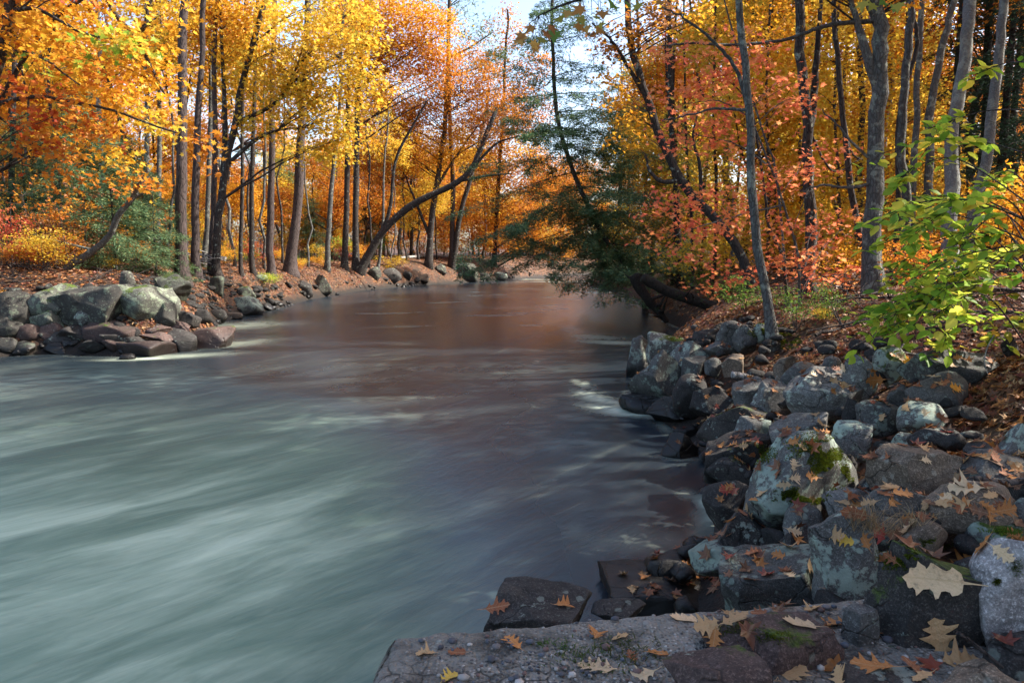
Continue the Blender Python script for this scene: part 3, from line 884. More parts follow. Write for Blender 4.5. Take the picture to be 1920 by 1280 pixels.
# ================================================================== BARK, LEAF MATERIALS
def bark_mat(name, ca, cb, lich=0.3, lcol=(0.30, 0.34, 0.28), vs=0.18, deep=0.8):
    t = NT(name)
    tc = t.n('ShaderNodeNewGeometry').outputs['Position']
    oi = t.n('ShaderNodeObjectInfo')
    off = t.n('ShaderNodeCombineXYZ'); t.l(t.math('MULTIPLY', oi.outputs['Random'], 53.0), off.inputs[0])
    p = t.vmath('ADD', tc, off.outputs[0])
    pv = t.vmath('MULTIPLY', p, (1, 1, vs))
    n1 = t.noise(pv, 30, 5, 0.65)
    fur = t.voro(t.vmath('ADD', pv, t.vmath('MULTIPLY', t.noise(pv, 9, 3, fac=False), (0.05, 0.05, 0.05))), 22, 'DISTANCE_TO_EDGE')
    f = t.maprange(fur, 0.0, 0.14)
    c = t.mix(n1, ca, cb)
    c = t.mix(t.math('MULTIPLY', t.math('SUBTRACT', 1.0, f), deep), c, tuple(x * 0.25 for x in ca))
    lm = t.maprange(t.noise(p, 5.0, 5, 0.7), 0.60 - 0.1 * lich, 0.66 - 0.1 * lich)
    c = t.mix(t.math('MULTIPLY', lm, 0.7 if lich > 0 else 0.0), c, lcol)
    hs = t.n('ShaderNodeHueSaturation'); t.l(c, hs.inputs['Color']); t.l(t.maprange(oi.outputs['Random'], 0, 1, 0.8, 1.25), hs.inputs['Value'])
    b = t.bump(t.math('ADD', t.math('MULTIPLY', f, 0.7), n1), 0.8, 0.02)
    return t.done(t.bsdf(hs.outputs[0], 0.9, b, 0.2).outputs[0])
B_DARK = bark_mat('dark_bark', (0.032, 0.027, 0.025), (0.075, 0.062, 0.055), 0.1)
B_GREY = bark_mat('grey_bark', (0.060, 0.058, 0.055), (0.125, 0.122, 0.115), 0.6, (0.23, 0.25, 0.21), 0.35, 0.5)
B_PINE = bark_mat('pine_bark', (0.046, 0.035, 0.033), (0.115, 0.088, 0.082), -0.2, vs=0.12)
B_PALE = bark_mat('pale_smooth_bark', (0.125, 0.125, 0.125), (0.235, 0.24, 0.235), 0.9, (0.30, 0.32, 0.28), 0.8, 0.25)
B_MOSS = bark_mat('mossy_log_bark', (0.016, 0.013, 0.011), (0.034, 0.027, 0.022), 0.2, (0.035, 0.05, 0.018))
B_TWIG = bark_mat('twig_bark', (0.04, 0.032, 0.03), (0.09, 0.075, 0.068), -0.5)
B_WHITE = bark_mat('bleached_wood', (0.28, 0.26, 0.24), (0.5, 0.47, 0.44), -0.5)

def leaf_mat(name, trans=0.5, gloss=0.06):
    t = NT(name)
    a = t.n('ShaderNodeAttribute', attribute_name='Col').outputs['Color']
    d = t.n('ShaderNodeBsdfDiffuse'); t.l(a, d.inputs['Color'])
    tr = t.n('ShaderNodeBsdfTranslucent'); t.l(a, tr.inputs['Color'])
    gl = t.n('ShaderNodeBsdfGlossy'); gl.inputs['Roughness'].default_value = 0.45
    m = t.n('ShaderNodeMixShader'); m.inputs[0].default_value = trans; t.l(d.outputs[0], m.inputs[1]); t.l(tr.outputs[0], m.inputs[2])
    m2 = t.n('ShaderNodeMixShader'); m2.inputs[0].default_value = gloss; t.l(m.outputs[0], m2.inputs[1]); t.l(gl.outputs[0], m2.inputs[2])
    return t.done(m2.outputs[0])
M_LEAF = leaf_mat('autumn_leaves', 0.55, 0.015)
M_NEEDLE = leaf_mat('conifer_needles', 0.25, 0.03)

PAL = {
    'yellow': [(0.74, 0.46, 0.04), (0.80, 0.54, 0.06), (0.68, 0.36, 0.03), (0.70, 0.52, 0.08), (0.50, 0.40, 0.06)],
    'gold':   [(0.72, 0.38, 0.03), (0.66, 0.30, 0.025), (0.76, 0.46, 0.05), (0.55, 0.23, 0.02)],
    'orange': [(0.58, 0.20, 0.025), (0.60, 0.25, 0.03), (0.48, 0.13, 0.02), (0.62, 0.31, 0.04)],
    'redor':  [(0.55, 0.14, 0.03), (0.60, 0.20, 0.03), (0.46, 0.09, 0.025), (0.60, 0.28, 0.04), (0.34, 0.055, 0.02)],
    'rust':   [(0.46, 0.17, 0.02), (0.40, 0.13, 0.018), (0.55, 0.23, 0.025), (0.32, 0.10, 0.016), (0.60, 0.29, 0.03)],
    'salmon': [(0.82, 0.28, 0.12), (0.78, 0.22, 0.10), (0.82, 0.35, 0.11), (0.72, 0.16, 0.09)],
    'red':    [(0.42, 0.065, 0.04), (0.36, 0.05, 0.03), (0.48, 0.12, 0.05), (0.45, 0.17, 0.06)],
    'ygreen': [(0.36, 0.46, 0.05), (0.46, 0.50, 0.06), (0.24, 0.38, 0.04), (0.62, 0.52, 0.07), (0.15, 0.28, 0.035)],
    'green':  [(0.09, 0.17, 0.03), (0.12, 0.21, 0.035), (0.16, 0.24, 0.04)],
    'hemlock': [(0.075, 0.15, 0.075), (0.10, 0.18, 0.09), (0.14, 0.21, 0.10), (0.18, 0.235, 0.10)],
    'pine':   [(0.11, 0.17, 0.06), (0.15, 0.21, 0.08), (0.085, 0.14, 0.05), (0.22, 0.24, 0.09)],
    'dpine':  [(0.020, 0.042, 0.030), (0.028, 0.055, 0.036), (0.036, 0.068, 0.040)],
    'brown':  [(0.22, 0.10, 0.04), (0.30, 0.15, 0.07), (0.16, 0.07, 0.03)],
}
# leaf outlines: (x across, y along, z lift), faces
def _shape(kind):
    if kind == 'kite':
        return np.array([(0, 0, 0), (0.36, 0.42, 0.06), (0, 1, -0.05), (-0.36, 0.42, 0.06)]), [np.array([[0, 1, 2, 3]])]
    if kind == 'needle':
        return np.array([(0, 0, 0), (0.10, 0.45, 0), (0, 1, 0), (-0.10, 0.45, 0)]), [np.array([[0, 1, 2, 3]])]
    if kind == 'oval':
        return np.array([(0, 0, 0), (0.2, 0.18, .04), (0.29, 0.48, .06), (0.16, 0.80, .02), (0, 1.0, -0.06), (-0.16, 0.80, .02), (-0.29, 0.48, .06), (-0.2, 0.18, .04), (0, .5, 0)]), \
            [np.array([[0, 1, 8], [1, 2, 8], [2, 3, 8], [3, 4, 8], [4, 5, 8], [5, 6, 8], [6, 7, 8], [7, 0, 8]])]
    if kind == 'star':                                   # five-lobed maple leaf
        pts = [(0, 0), (.14, .17), (.46, .10), (.30, .33), (.52, .60), (.20, .55), (0, 1.0), (-.20, .55), (-.52, .60), (-.30, .33), (-.46, .10), (-.14, .17)]
        V = [(x, y, 0.10 * (abs(x) + max(y - .5, 0) * -0.6)) for x, y in pts] + [(0, .36, 0)]
        k = len(pts)
        return np.array(V), [np.array([[i, (i + 1) % k, k] for i in range(k)])]
def leaves(P, size, col, rng, kind='kite', up=0.6, droop=0.35, out=None):
    """one mesh of leaves at points P, each its own little blade"""
    n = len(P)
    S, FS = _shape(kind)
    N = rng.normal(0, 1, (n, 3)); N[:, 2] = np.abs(N[:, 2]) + up
    N /= np.linalg.norm(N, axis=1)[:, None]
    D = rng.normal(0, 1, (n, 3)) if out is None else out + rng.normal(0, 0.45, (n, 3))
    D[:, 2] -= droop
    D -= (D * N).sum(1)[:, None] * N
    D /= np.linalg.norm(D, axis=1)[:, None] + 1e-9
    X = np.cross(D, N)
    sz = (size * rng.uniform(0.7, 1.25, n))[:, None, None]
    V = P[:, None, :] + sz * (X[:, None, :] * S[None, :, 0:1] + D[:, None, :] * S[None, :, 1:2] + N[:, None, :] * S[None, :, 2:3])
    m = len(S)
    F = [(f[None] + (np.arange(n) * m)[:, None, None]).reshape(-1, f.shape[1]) for f in FS]
    C = np.repeat(col, m, axis=0)
    return V.reshape(-1, 3), F, C
def pick_cols(pal, n, rng, jit=0.16):
    p = np.array(PAL[pal])
    c = p[rng.randint(len(p), size=n)]
    return np.clip(c * rng.uniform(1 - jit, 1 + jit, (n, 1)) * rng.uniform(0.93, 1.07, (n, 3)), 0, 0.9)
def clumps_in(c, r, n, rng, shell=0.35):
    u = rng.normal(0, 1, (n, 3)); u /= np.linalg.norm(u, axis=1)[:, None]
    rad = rng.rand(n) ** (1 / 3.0)
    rad = rad * (1 - shell) + shell * np.sqrt(rad)
    return np.asarray(c) + u * rad[:, None] * np.asarray(r)
def foliage(mb, c, r, pal, size, rng, cov=1.5, kind='kite', nper=22, spread=None, flat=0.35, up=0.6, shell=0.35, face=0.45):
    """a mass of leaf clumps (sprays) inside one ellipsoid; returns clump centres"""
    area = pi * r[0] * r[2]
    n = int((1.35 if kind == 'star' else 1.7) * cov * area / (face * size * size)) + 4
    nc = max(3, n // nper)
    C = clumps_in(c, r, nc, rng, shell)
    if spread is None:
        spread = max(0.16, min(0.5, 0.30 * min(r[0], r[2])))
    idx = rng.randint(nc, size=n)
    off = rng.normal(0, 1, (n, 3)) * np.array((spread, spread, spread * flat))
    # each spray hangs from its centre outwards: tilt it
    tl = rng.normal(0, 0.35, (nc, 2))
    off[:, 2] += off[:, 0] * tl[idx, 0] + off[:, 1] * tl[idx, 1] - 0.25 * np.abs(off[:, 0])
    P = C[idx] + off
    pc = pick_cols(pal, nc, rng, 0.05)[idx]
    ic = pick_cols(pal, n, rng)
    col = pc * 0.55 + ic * 0.45
    V, F, CC = leaves(P, size, col, rng, kind, up)
    mb.add(V, F, CC)
    return C
def wander(a, b, n, rng, amp, sag=0.0):
    t = np.linspace(0, 1, n)[:, None]
    P = a + (b - a) * t
    L = np.linalg.norm(b - a)
    w = np.cumsum(rng.normal(0, 1, (n, 3)), axis=0)
    w -= w[0] + (w[-1] - w[0]) * t
    P = P + w * amp * L / n
    P[:, 2] += sag * L * (t[:, 0] * (1 - t[:, 0]))
    return P
def twigs_to(mb, trunk, rtr, C, rng, maxn=60, r0=0.02, lift=0.5):
    """wood running from the trunk to leaf sprays"""
    C = C[rng.permutation(len(C))[:maxn]]
    for c in C:
        hd = np.linalg.norm(trunk[:, :2] - c[:2], axis=1)
        want = c[2] - lift * hd
        k = int(np.argmin(np.abs(trunk[:, 2] - want) + 0.3 * hd))
        a = trunk[k]
        L = np.linalg.norm(c - a)
        if L < 0.25: continue
        rr = min(rtr[k] * 0.6, r0 * (0.5 + 0.35 * L))
        p = wander(a, c, 7, rng, 0.10, 0.18)
        V, F = tube(p, np.linspace(rr, rr * 0.22, 7), 4, cap=False)
        mb.add(V, F)

# ------------------------------------------------------------------ a tree from a path seen in the photograph
def px_path(pts, Y, dY=0.0):
    m = len(pts)
    return [at_y(x, y, Y + dY * i / max(m - 1, 1)) for i, (x, y) in enumerate(pts)]
def ell(e, Y):
    """pixel ellipse (cx,cy,rx,ry[,dY]) -> world ellipsoid"""
    y = Y + (e[4] if len(e) > 4 else 0)
    c = at_y(e[0], e[1], y)
    rx, rz = e[2] * y / FPX, e[3] * y / FPX
    return c, (rx, max(0.5 * rx, 0.5 * rz, 0.35), rz)
def trunk_path(pts, Y, w, ext=None, dY=0.0):
    P = px_path(pts, Y, dY)
    b = P[0].copy()
    gz = float(height(b[0], b[1]))
    if b[2] > gz - 0.2:
        P = [np.array((b[0] - (P[1][0] - b[0]) * 0.1, b[1], gz - 0.35))] + ([P[0]] if b[2] > gz + 0.4 else []) + P[1:]
    if ext:
        d = P[-1] - P[-2]; d /= np.linalg.norm(d)
        P.append(P[-1] + d * ext * 0.5 + np.array((0.1, 0.1, 0)))
        P.append(P[-1] + (d * 0.8 + np.array((0, 0, 0.2))) * ext * 0.5)
    n = 26
    Q = catmull(P, n)
    rw = np.random.RandomState(int(abs(pts[0][0]) * 3 + len(pts)))
    wg = np.cumsum(rw.normal(0, 1, (n, 2)), axis=0); wg -= wg[0] + (wg[-1] - wg[0]) * np.linspace(0, 1, n)[:, None]
    Q[:, :2] += wg * min(0.03, 0.13 * w * Y / FPX)
    L = np.concatenate([[0], np.cumsum(np.linalg.norm(np.diff(Q, axis=0), axis=1))])
    r = w * Y / FPX / 2
    tt = L / L[-1]
    R = r * (1.0 - 0.6 * tt if ext else 1.0 - 0.5 * tt) + r * 0.75 * np.exp(-np.maximum(L - 0.25, 0) / (1.8 * r + 0.06))
    return Q, R
def stand(p, Y):
    """the distance at which the trunk's foot, as seen, meets the ground"""
    for k in range(60):
        b = at_y(p[0], p[1], Y)
        if float(shore_d(b[0], b[1])) > 1.3: break
        Y += 0.6
    return Y
def ptree(name, label, cat, Y, pts, w, bark, crown=(), pal='yellow', size=0.11, kind='kite', cov=1.5, limbs=(), ext=4.0, group=None, seed=1, ntw=60, nper=22, flat=0.35, dY=0.0, r0=0.02, mat=None, extra=None, up=0.6, sides=10, lift=0.5, spread=None):
    rng = np.random.RandomState(seed)
    Y = stand(pts[0], Y)
    Q, R = trunk_path(pts, Y, w, ext, dY)
    base = Q[0].copy()
    root = link(name, None, base)
    tag(root, label, cat, group)
    V, F = tube(Q, R, sides, 0.10, seed)
    link('trunk', mk_mesh('trunk', V - base, F, bark), parent=root)
    wood = [(Q, R)]
    for lb in limbs:
        lw, lpts = lb[0], lb[1]
        ly = lb[2] if len(lb) > 2 else Y
        ldy = lb[3] if len(lb) > 3 else 0.0
        lp = px_path(lpts, ly, ldy)
        k = int(np.argmin(np.linalg.norm(Q - lp[0], axis=1)))
        if np.linalg.norm(Q[k] - lp[0]) < 0.6: lp[0] = Q[k].copy()
        LQ = catmull(lp, 5 * len(lp))
        LQ += rng.normal(0, 0.012, LQ.shape) * np.linspace(0, 1, len(LQ))[:, None]
        LR = np.linspace(1, 0.35, len(LQ)) * lw * Y / FPX / 2
        V, F = tube(LQ, LR, 7, 0.1, seed + 5)
        link('limb', mk_mesh('limb', V - base, F, bark), parent=root)
        wood.append((LQ, LR))
    AQ = np.vstack([q for q, r in wood]); AR = np.concatenate([r for q, r in wood])
    mb = MB(); allC = []
    for e in crown:
        pl = pal; sz = size; cv = cov
        ee = e
        if isinstance(e[-1], dict):
            ee = e[:-1]; pl = e[-1].get('pal', pal); sz = e[-1].get('size', size); cv = e[-1].get('cov', cov)
        c, r = ell(ee, Y)
        allC.append(foliage(mb, c, r, pl, sz, rng, cv, kind, nper, spread, flat, up))
    if extra: extra(mb, AQ, rng)
    if mb.n:
        o = link('crown', mb.mesh('crown', mat or M_LEAF, smooth=False, off=base), parent=root)
        o['kind'] = 'stuff'
    if allC and ntw:
        tb = MB()
        twigs_to(tb, AQ, AR, np.vstack(allC), rng, ntw, r0, lift)
        if tb.n:
            o = link('twigs', tb.mesh('twigs', B_TWIG, off=base), parent=root)
            o['kind'] = 'stuff'
    return root, AQ, AR
GB = None
# ================================================================== FAR SHORE: the trees one can pick out
ptree('oak_tree', 'dark oak leaning in at the upper corner with orange red leaves hanging over the shore', 'tree', 15.5,
      [(-75, 700), (-62, 420), (-40, 260), (-8, 120), (24, 0)], 30, B_DARK,
      [(70, 70, 100, 40, {'pal': 'gold'}), (150, 140, 90, 35, {'pal': 'orange'}), (60, 190, 90, 40), (140, 225, 100, 35), (215, 190, 80, 40, {'pal': 'gold'}), (60, 250, 80, 30), (120, 262, 60, 20, {'pal': 'orange'}), (30, 30, 80, 30, {'pal': 'orange'}), (250, 50, 60, 35, {'pal': 'yellow'}), (200, 90, 70, 30, {'pal': 'ygreen', 'cov': .6}), (110, 110, 60, 25, {'pal': 'ygreen', 'cov': .5}),
       (-120, 60, 140, 120), (-180, 200, 120, 120), (20, -110, 200, 90), (375, 262, 34, 30, 0.2, {'pal': 'orange'})],
      'redor', 0.175, 'star', 1.0, [(9, [(-45, 190), (60, 182), (140, 192), (220, 210), (330, 250)]), (8, [(-25, 30), (70, 18), (150, 60), (230, 78)]), (7, [(-30, 95), (60, 100), (150, 160)])], 5, seed=11, ntw=70, nper=12, spread=0.3)
ptree('oak_tree', 'oak with forked dark limb over the leaning grey trunk carrying golden orange leaves', 'tree', 19,
      [(-95, 480), (-60, 330), (60, 90), (190, -30)], 12, B_DARK,
      [(300, 130, 60, 50, {'cov': .5}), (250, 130, 60, 50), (200, 60, 120, 60), (120, 20, 80, 50), (290, 40, 70, 60, {'cov': .6}), (170, 260, 90, 40), (280, 210, 70, 50, {'pal': 'yellow'}), (150, 330, 60, 25, {'pal': 'orange'}), (210, 305, 60, 25, {'pal': 'yellow'}), (240, 340, 60, 22, {'pal': 'orange'})],
      'gold', 0.165, 'star', 0.75, [(11, [(180, -25), (215, 25), (255, 70), (280, 120), (310, 180)]), (9, [(258, 68), (275, 40), (278, 10), (295, -15)])], 3, seed=12, ntw=22, nper=12, spread=0.3)
ptree('maple_tree', 'forked dark maple with brilliant yellow crown standing in the middle of the far shore', 'tree', 24,
      [(410, 495), (416, 400), (432, 300), (452, 220), (470, 140), (505, 0)], 15, B_DARK,
      [(520, 60, 100, 80), (600, 120, 90, 80), (620, 210, 70, 60), (560, 180, 70, 50), (640, 270, 50, 40), (470, 130, 60, 60), (440, 40, 70, 60, {'pal': 'gold'}), (650, 60, 80, 70), (500, 220, 60, 40), (580, 280, 50, 25), (680, 150, 40, 50)],
      'yellow', 0.165, 'star', 1.25, [(12, [(420, 380), (422, 250), (418, 120), (412, 0)]), (9, [(450, 230), (520, 190), (560, 120)]), (8, [(440, 300), (480, 262), (520, 245), (570, 240)])], 4, seed=13, ntw=90, nper=14, spread=0.35)
ptree('oak_tree', 'gold and orange oak crown glowing at the top beside the light green pine', 'tree', 36,
      [(668, 470), (670, 300), (672, 150), (690, 0)], 13, B_DARK,
      [(740, 40, 90, 60), (680, 20, 80, 60), (800, 60, 60, 60), (760, 110, 70, 40, {'pal': 'orange'}), (700, 110, 60, 50), (640, 20, 60, 50, {'pal': 'yellow'}), (830, 130, 40, 40, {'pal': 'orange'})],
      'gold', 0.17, 'star', 1.7, [], 4, seed=14, ntw=60, nper=14)
ptree('oak_tree', 'rust brown oak crown above the bent arching tree', 'tree', 44,
      [(802, 508), (808, 420), (820, 320), (833, 200), (838, 60)], 13, B_DARK,
      [(770, 180, 80, 50), (730, 220, 70, 40), (850, 210, 70, 50), (720, 300, 60, 35), (790, 290, 60, 40, {'pal': 'gold'}), (880, 130, 50, 50), (910, 190, 50, 50), (960, 220, 40, 40), (860, 280, 60, 30, {'pal': 'gold'})],
      'rust', 0.17, 'star', 1.5, [(7, [(806, 440), (780, 380), (760, 330)]), (6, [(815, 350), (850, 300), (900, 230)])], 4, seed=15, ntw=70, nper=14)
ptree('oak_tree', 'copper brown oak furthest out on the bend before the leaning hemlock', 'tree', 68,
      [(925, 505), (930, 420), (938, 300), (945, 180), (948, 80)], 9, B_DARK,
      [(945, 60, 35, 50, {'cov': .8}), (940, 150, 50, 60), (900, 250, 70, 50), (990, 200, 50, 50), (960, 280, 70, 40, {'pal': 'gold'}), (900, 360, 70, 50, {'pal': 'gold'}), (980, 380, 80, 50), (1000, 320, 60, 40, {'pal': 'orange'}), (860, 430, 60, 40, {'pal': 'orange'}), (930, 440, 60, 35, {'pal': 'orange'}), (1040, 450, 60, 40), (1010, 120, 30, 30)],
      'rust', 0.20, 'star', 1.4, [], 3, seed=18, ntw=60, nper=14)
ptree('arching_tree', 'bare dark tree arching far out over the river from the far shore', 'tree', 46,
      [(668, 524), (690, 478), (722, 428), (760, 393), (805, 368), (850, 348), (880, 325), (900, 285), (915, 245), (930, 210)], 16, B_DARK,
      [(900, 250, 30, 25), (930, 225, 25, 25), (880, 320, 20, 12)], 'brown', 0.15, 'kite', 0.5,
      [(9, [(700, 462), (722, 420), (733, 380), (742, 300), (775, 235), (800, 190)]), (6, [(860, 342), (910, 330), (960, 325)]), (6, [(880, 325), (930, 270), (975, 255)])], None, seed=16, ntw=20)
ptree('leaning_tree', 'thin lichen-grey trunk leaning out from behind the huge wedge boulder', 'tree', 20.3,
      [(84, 545), (100, 520), (140, 490), (190, 455), (225, 405), (255, 365), (285, 308)], 15, B_GREY,
      [(262, 345, 30, 15), (240, 350, 25, 12)], 'orange', 0.13, 'star', 0.9, [(5, [(170, 470), (120, 455), (60, 440)]), (4, [(245, 378), (290, 350), (310, 330)])], None, seed=17, ntw=12, nper=10)
for i, (Y, pts, w, lab) in enumerate([
        (24, [(337, 470), (338, 330), (341, 150), (343, 0)], 22, 'stout straight pine trunk, foremost of the far shore pines by the green hemlocks'),
        (27, [(366, 462), (368, 330), (372, 150), (378, 0)], 15, 'straight pine trunk close behind the stoutest pine'),
        (31, [(546, 487), (552, 420), (560, 300), (568, 150), (574, 0)], 20, 'tall purplish pine trunk tilting toward the river above the leafy bank'),
        (34, [(506, 468), (508, 320), (510, 150), (513, 0)], 14, 'dark straight pine trunk just behind the tilted purplish pine')]):
    def pine_top(mb, AQ, rng, Y=Y):
        top = AQ[-1]
        for k in range(6):
            c = top + np.array((rng.normal(0, 1.2), rng.normal(0, 1.2), -k * 0.9 + 1))
            foliage(mb, c, (1.8, 1.8, 0.6), 'pine', 0.22, rng, 0.8, 'needle', 30, 0.5, face=0.12)
    ptree('pine_tree', lab, 'tree', Y, pts, w, B_PINE, [], ext=5, seed=20 + i, extra=pine_top, mat=M_NEEDLE, group='pines of the far shore')
ptree('pine_tree', 'light green white pine catching the sun against the pale sky', 'tree', 58,
      [(846, 500), (848, 350), (843, 200), (840, 60), (843, -60)], 10, B_PINE,
      [(880, 20, 40, 30), (860, 70, 45, 22), (910, 60, 40, 22), (900, 110, 45, 18), (850, 120, 40, 18), (925, 90, 25, 15), (815, 20, 40, 25), (870, -40, 50, 30), (890, 140, 30, 12), (700, 95, 45, 14)],
      'pine', 0.42, 'needle', 1.6, [(5, [(846, 120), (880, 90), (925, 60)]), (4, [(843, 150), (890, 130), (930, 110)])], 5, seed=25, ntw=50, nper=30, mat=M_NEEDLE, spread=0.7, flat=0.3)
for i, (Y, pts, w, bark, lab) in enumerate([
        (36, [(612, 503), (620, 400), (628, 300), (634, 200), (640, 60)], 10, B_GREY, 'slim pale trunk lit by the sun at the water side of the far shore woods'),
        (58, [(846, 520), (852, 470), (866, 390), (888, 310), (900, 250)], 12, B_DARK, 'dark slanting trunk at the water on the far bend beside the rust oak'),
        (33, [(478, 475), (478, 300), (482, 100), (484, 0)], 10, B_DARK, 'thin straight dark trunk between the yellow maple and the tilted pine'),
        (30, [(452, 475), (455, 300), (460, 100), (462, 0)], 8, B_DARK, 'very thin straight trunk right behind the yellow maple'),
        (29, [(400, 462), (402, 300), (404, 100), (405, 0)], 12, B_PINE, 'reddish straight trunk between the pines and the yellow maple'),
        (30, [(384, 456), (386, 300), (390, 100), (392, 0)], 10, B_GREY, 'pale thin trunk, next beyond the straight pine pair'),
        (27, [(20, 478), (24, 350), (30, 200), (36, 0)], 12, B_DARK, 'dark trunk at the edge of the woods behind the red shrub'),
        (32, [(186, 470), (188, 350), (186, 250), (184, 100), (182, 0)], 11, B_PALE, 'pale grey trunk showing through the green hemlocks'),
        (29, [(270, 470), (272, 330), (270, 150), (268, 0)], 11, B_GREY, 'grey trunk behind the top of the leaning lichen-grey trunk'),
        (34, [(293, 465), (294, 330), (296, 150), (298, 0)], 10, B_GREY, 'thin grey trunk between the hemlocks and the stout pine'),
        (40, [(645, 480), (648, 350), (650, 200), (652, 0)], 12, B_DARK, 'dark trunk just behind the slim pale trunk'),
        (40, [(708, 515), (712, 470), (718, 400), (722, 300)], 6, B_GREY, 'spindly grey sapling stem beside the bent arching tree')]):
    ptree('slender_tree', lab, 'tree', Y, pts, w, bark, [(pts[-1][0] + 10, 20, 50, 50), (pts[-1][0] - 30, 90, 40, 40)] if pts[-1][1] < 150 else [], ['gold', 'orange', 'yellow'][i % 3], 0.14, 'kite', 0.8, ext=4, seed=30 + i, ntw=30, group='slender trees of the far shore')
# ================================================================== NEAR BANK: trees one can pick out
ptree('maple_tree', 'big lichen-spotted grey maple forking high up on the near bank', 'tree', 11.7,
      [(1638, 545), (1640, 450), (1646, 330), (1650, 230), (1645, 130), (1655, 60), (1652, -20)], 34, B_GREY,
      [(1560, -60, 120, 60), (1700, -60, 120, 60)], 'gold', 0.11, 'star', 1.0,
      [(22, [(1645, 175), (1628, 110), (1610, 50), (1590, -20)]), (9, [(1607, 55), (1570, 45), (1530, 55), (1470, 75), (1380, 84), (1290, 82), (1240, 88)]), (7, [(1650, 350), (1600, 352), (1540, 348), (1500, 360)]), (12, [(1648, 40), (1630, 15), (1610, -20)]),
       (6, [(1645, 290), (1600, 270), (1570, 235), (1540, 205)])], 5, seed=40, ntw=50, sides=16)
ptree('maple_tree', 'slender grey trunk leaning beside the stone bank with a bend near its foot', 'tree', 10.0,
      [(1452, 640), (1440, 570), (1428, 480), (1418, 380), (1405, 250), (1388, 130), (1382, 60), (1384, -20)], 18, B_GREY,
      [], 'salmon', 0.09, 'star', 1.2, [(8, [(1398, 190), (1380, 130), (1340, 80), (1290, 40), (1240, 14)]), (6, [(1403, 225), (1370, 205), (1330, 205), (1280, 220), (1240, 225)])], 4, seed=41, sides=12)
ptree('maple_tree', 'straight dark twin-stemmed trunk next to the slender leaning trunk', 'tree', 14,
      [(1523, 575), (1520, 480), (1518, 350), (1512, 220), (1500, 120), (1497, 0)], 22, B_DARK,
      [], 'gold', 0.11, 'star', 1.4, [(18, [(1517, 260), (1525, 190), (1532, 100), (1540, -10)]), (5, [(1518, 250), (1560, 320), (1610, 300)])], 5, seed=42, sides=12)
ptree('maple_tree', 'thin dark crooked trunk in front of the yellow leaves beside the big grey maple', 'tree', 14.5,
      [(1632, 500), (1612, 440), (1590, 340), (1575, 230), (1568, 120), (1558, 0)], 13, B_DARK, [], 'gold', 0.11, 'star', 1.2, [(5, [(1578, 255), (1600, 290), (1618, 300)])], 5, seed=43)
ptree('maple_tree', 'heavy dark trunk leaning out toward the river behind the salmon maple leaves', 'tree', 19,
      [(1415, 520), (1385, 470), (1340, 405), (1290, 350), (1258, 290), (1232, 230), (1205, 160), (1185, 90), (1176, 10)], 19, B_DARK,
      [(1220, 40, 60, 40, {'pal': 'brown'}), (1170, 70, 50, 50, {'pal': 'rust', 'cov': 1.0}), (1280, 20, 60, 40), (1150, 170, 45, 40), (1180, 240, 45, 40), (1130, 90, 30, 25, {'pal': 'brown'})], 'gold', 0.11, 'star', 0.7,
      [(10, [(1280, 345), (1240, 340), (1218, 320), (1210, 290)]), (9, [(1215, 190), (1180, 130), (1150, 80), (1110, 45)]), (8, [(1310, 370), (1312, 310), (1300, 260), (1310, 200)])], 4, seed=44, ntw=40, sides=12)
